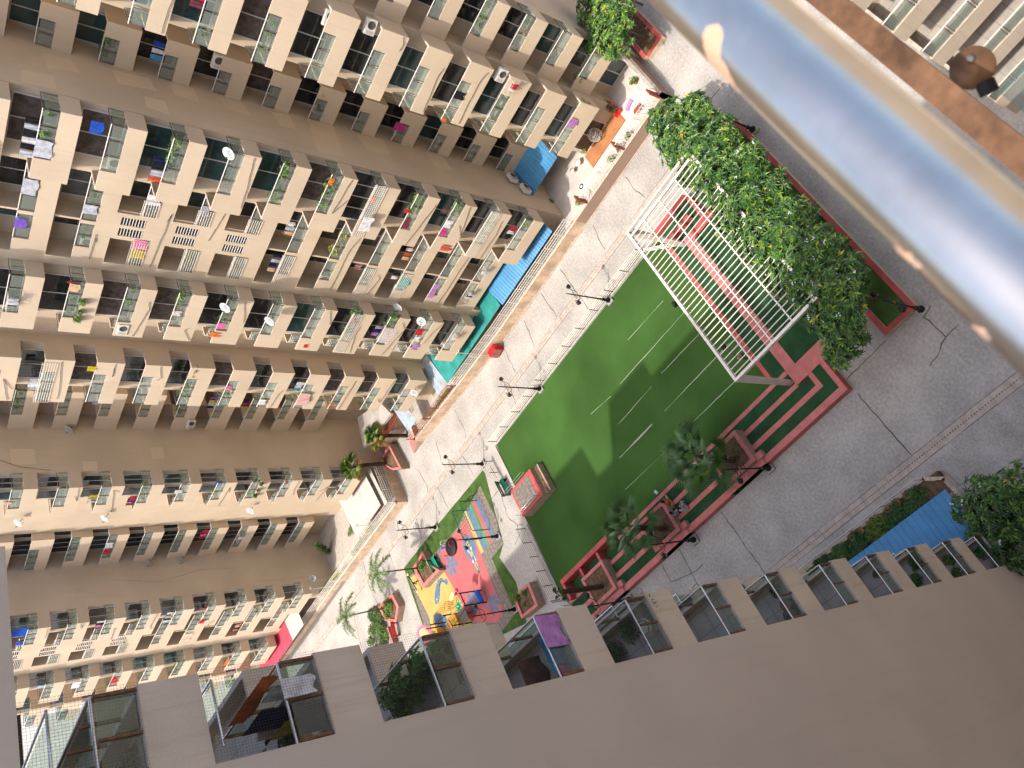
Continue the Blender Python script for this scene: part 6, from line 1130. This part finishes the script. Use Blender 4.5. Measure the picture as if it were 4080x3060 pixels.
near_cloth(4, 4.3, 4.6, 13.7, 1.2, .3, 'cl_magenta', 'small magenta cloth in the pink cloth balcony', 'cushion')
near_cloth(2, 4.95, 5.3, 13.22, 1.68, .6, 'cl_white', 'white towel over the steel rail of the netted near balcony')
near_cloth(2, 4.35, 4.9, 13.4, 1.5, .7, 'cl_navy', 'navy garment hanging beside the white towel')
near_cloth(2, 5.5, 7.5, 13.5, 1.85, .32, 'cl_orange', 'long orange cloth on the line of the netted near balcony', axis='y')
near_cloth(2, 5.30, 5.9, 13.55, 1.7, .7, 'cl_white', 'white shirt hanging behind the towel on the netted near balcony', 'shirt', axis='y')
near_cloth(2, 5.15, 6.25, 14.1, 1.75, .85, 'cl_navy', 'large navy garment on the line under the orange cloth', 'garment', axis='y')
near_cloth(2, 5.0, 5.8, 14.5, 1.2, .6, 'cl_yellow', 'ochre cloth below the navy garment on the netted near balcony', 'garment', axis='y')
near_cloth(2, 4.4, 5.0, 14.3, 1.0, .5, 'cl_brown', 'maroon dotted garment at the wall side of the netted near balcony', 'garment')
near_cloth(2, 4.9, 5.05, 15.4, .95, .3, 'cl_magenta', 'small crumpled magenta cloth at the back of the netted near balcony', 'garment')
near_cloth(1, 4.3, 4.5, 14.2, 1.6, .9, 'cl_rust', 'brown red cloth hanging at the wall of the topmost near balcony', 'garment', axis='y')
near_cloth(10, 5.5, 5.62, 16.1, 1.75, .4, 'cl_red', 'small red cloth at the rail corner of a lower near balcony')
def net_panel(j, lab):
    b = MB(); z0, z1 = nsof(j) + .95, nsof(j) + 3.0; st_ = .05
    x = 4.2
    while x < 5.7: b.box(x - .0011, x + .0011, 13.20, 13.204, z0, z1, 'net'); x += st_
    z = z0
    while z < z1: b.box(4.2, 5.7, 13.197, 13.20, z - .0011, z + .0011, 'net'); z += st_
    o = b.build('safety_net'); tag(o, lab, 'net', 'safety nets on the near balconies')
net_panel(1, 'fine mesh safety net over the topmost near balcony at the lower left'); net_panel(2, 'fine mesh net over the near balcony with the white towel'); net_panel(3, 'fine mesh net over the near balcony with yellow flowers'); net_panel(5, 'fine mesh net over the near balcony with the white fan')
e = empty('pedestal_fan', 'white pedestal fan on the netted near balcony', 'fan', (5.0, 13.7, nsof(5) + .62)); b = MB(); b.lathe((0, 0, .3), [(0, 0), (.2, 0), (.22, .05), (.2, .1), (0, .12)], 'white_frame', n=18); b.lathe((0, 0, .43), [(.16, 0), (.19, .0)], 'black', n=16); b.build('head', e); b = MB(); b.tube([(0, 0, 0), (0, 0, .3)], .02, 'white_frame', n=6); b.lathe((0, 0, 0), [(0, 0), (.16, 0), (.14, .03), (0, .04)], 'white_frame', n=14); b.build('stand', e)
for x, y, lab in [(4.75, 14.0, 'dark round stool nearest the rail on the brown floored near balcony'), (4.45, 14.1, 'dark round stool against the wall on the brown floored near balcony')]:
    b = MB(); b.lathe((0, 0, 0), [(0, 0), (.17, 0), (.19, .4), (.16, .42), (0, .42)], 'rust_grey', n=16); o = b.build('stool'); o.location = (x, y - .35, nsof(7) + .62); tag(o, lab, 'stool')
b = MB(); b.box(0, .5, 0, .3, 0, .35, 'ac_white'); b.box(.05, .35, -.01, 0, .06, .3, 'black'); o = b.build('window_unit'); o.location = (4.2, 13.75, nsof(2) + .62); tag(o, 'cream vent box at the wall corner of the netted near balcony', 'vent box')

# ------------------------------------------------------------------ cables clipped along the fronts
def cable(tw, pts, m='net', r=.016):
    b = MB(); P = []
    for (a, c) in zip(pts, pts[1:]):
        for i in range(6): t_ = i / 6; P.append(tuple(a[q] + (c[q] - a[q]) * t_ + random.uniform(-.03, .03) * (q > 0) for q in range(3)))
    P.append(pts[-1]); b.tube(P, r, m, n=4, cap=False); b.build('cable', tw, loc=(-tw.location.x, -tw.location.y, 0))
rc = random.Random(12)
for tw, X, y0, y1 in ((t2, 38.95, 23.6, 27.6), (t2, 38.93, 34.2, 38.1), (t2, 40.13, 42, 45.9), (t1, 40.61, 15.1, 19), (t3, 40.31, 56.1, 59.5), (t4, 37.06, 71.7, 75.5), (t2, 40.23, 27.8, 33.4)):
    for k in range(0, 11):
        if rc.random() < .6:
            y = rc.uniform(y0 + .3, y1 - .3); z = soff(k); cable(tw, [(X - .02, y0 if rc.random() < .5 else y1, z + rc.uniform(.1, .8)), (X - .02, y, z + rc.uniform(.05, .8)), (X - .02, min(y1, max(y0, y + rc.uniform(-1.2, 1.2))), z + rc.uniform(.05, .7))])
cable(t3, [(44.5, 56.02, 36), (43.2, 56.02, 33), (42.4, 56.02, 31.5), (42.0, 56.02, 29.5)], 'brown_metal'); cable(t4, [(41, 71.6, 22), (40.3, 71.6, 18), (41.2, 71.6, 14), (40.9, 71.6, 10)], 'cl_peach'); cable(t4, [(39.2, 71.6, 8), (39.0, 71.6, 6), (39.1, 71.6, 3.6)], 'cl_peach')
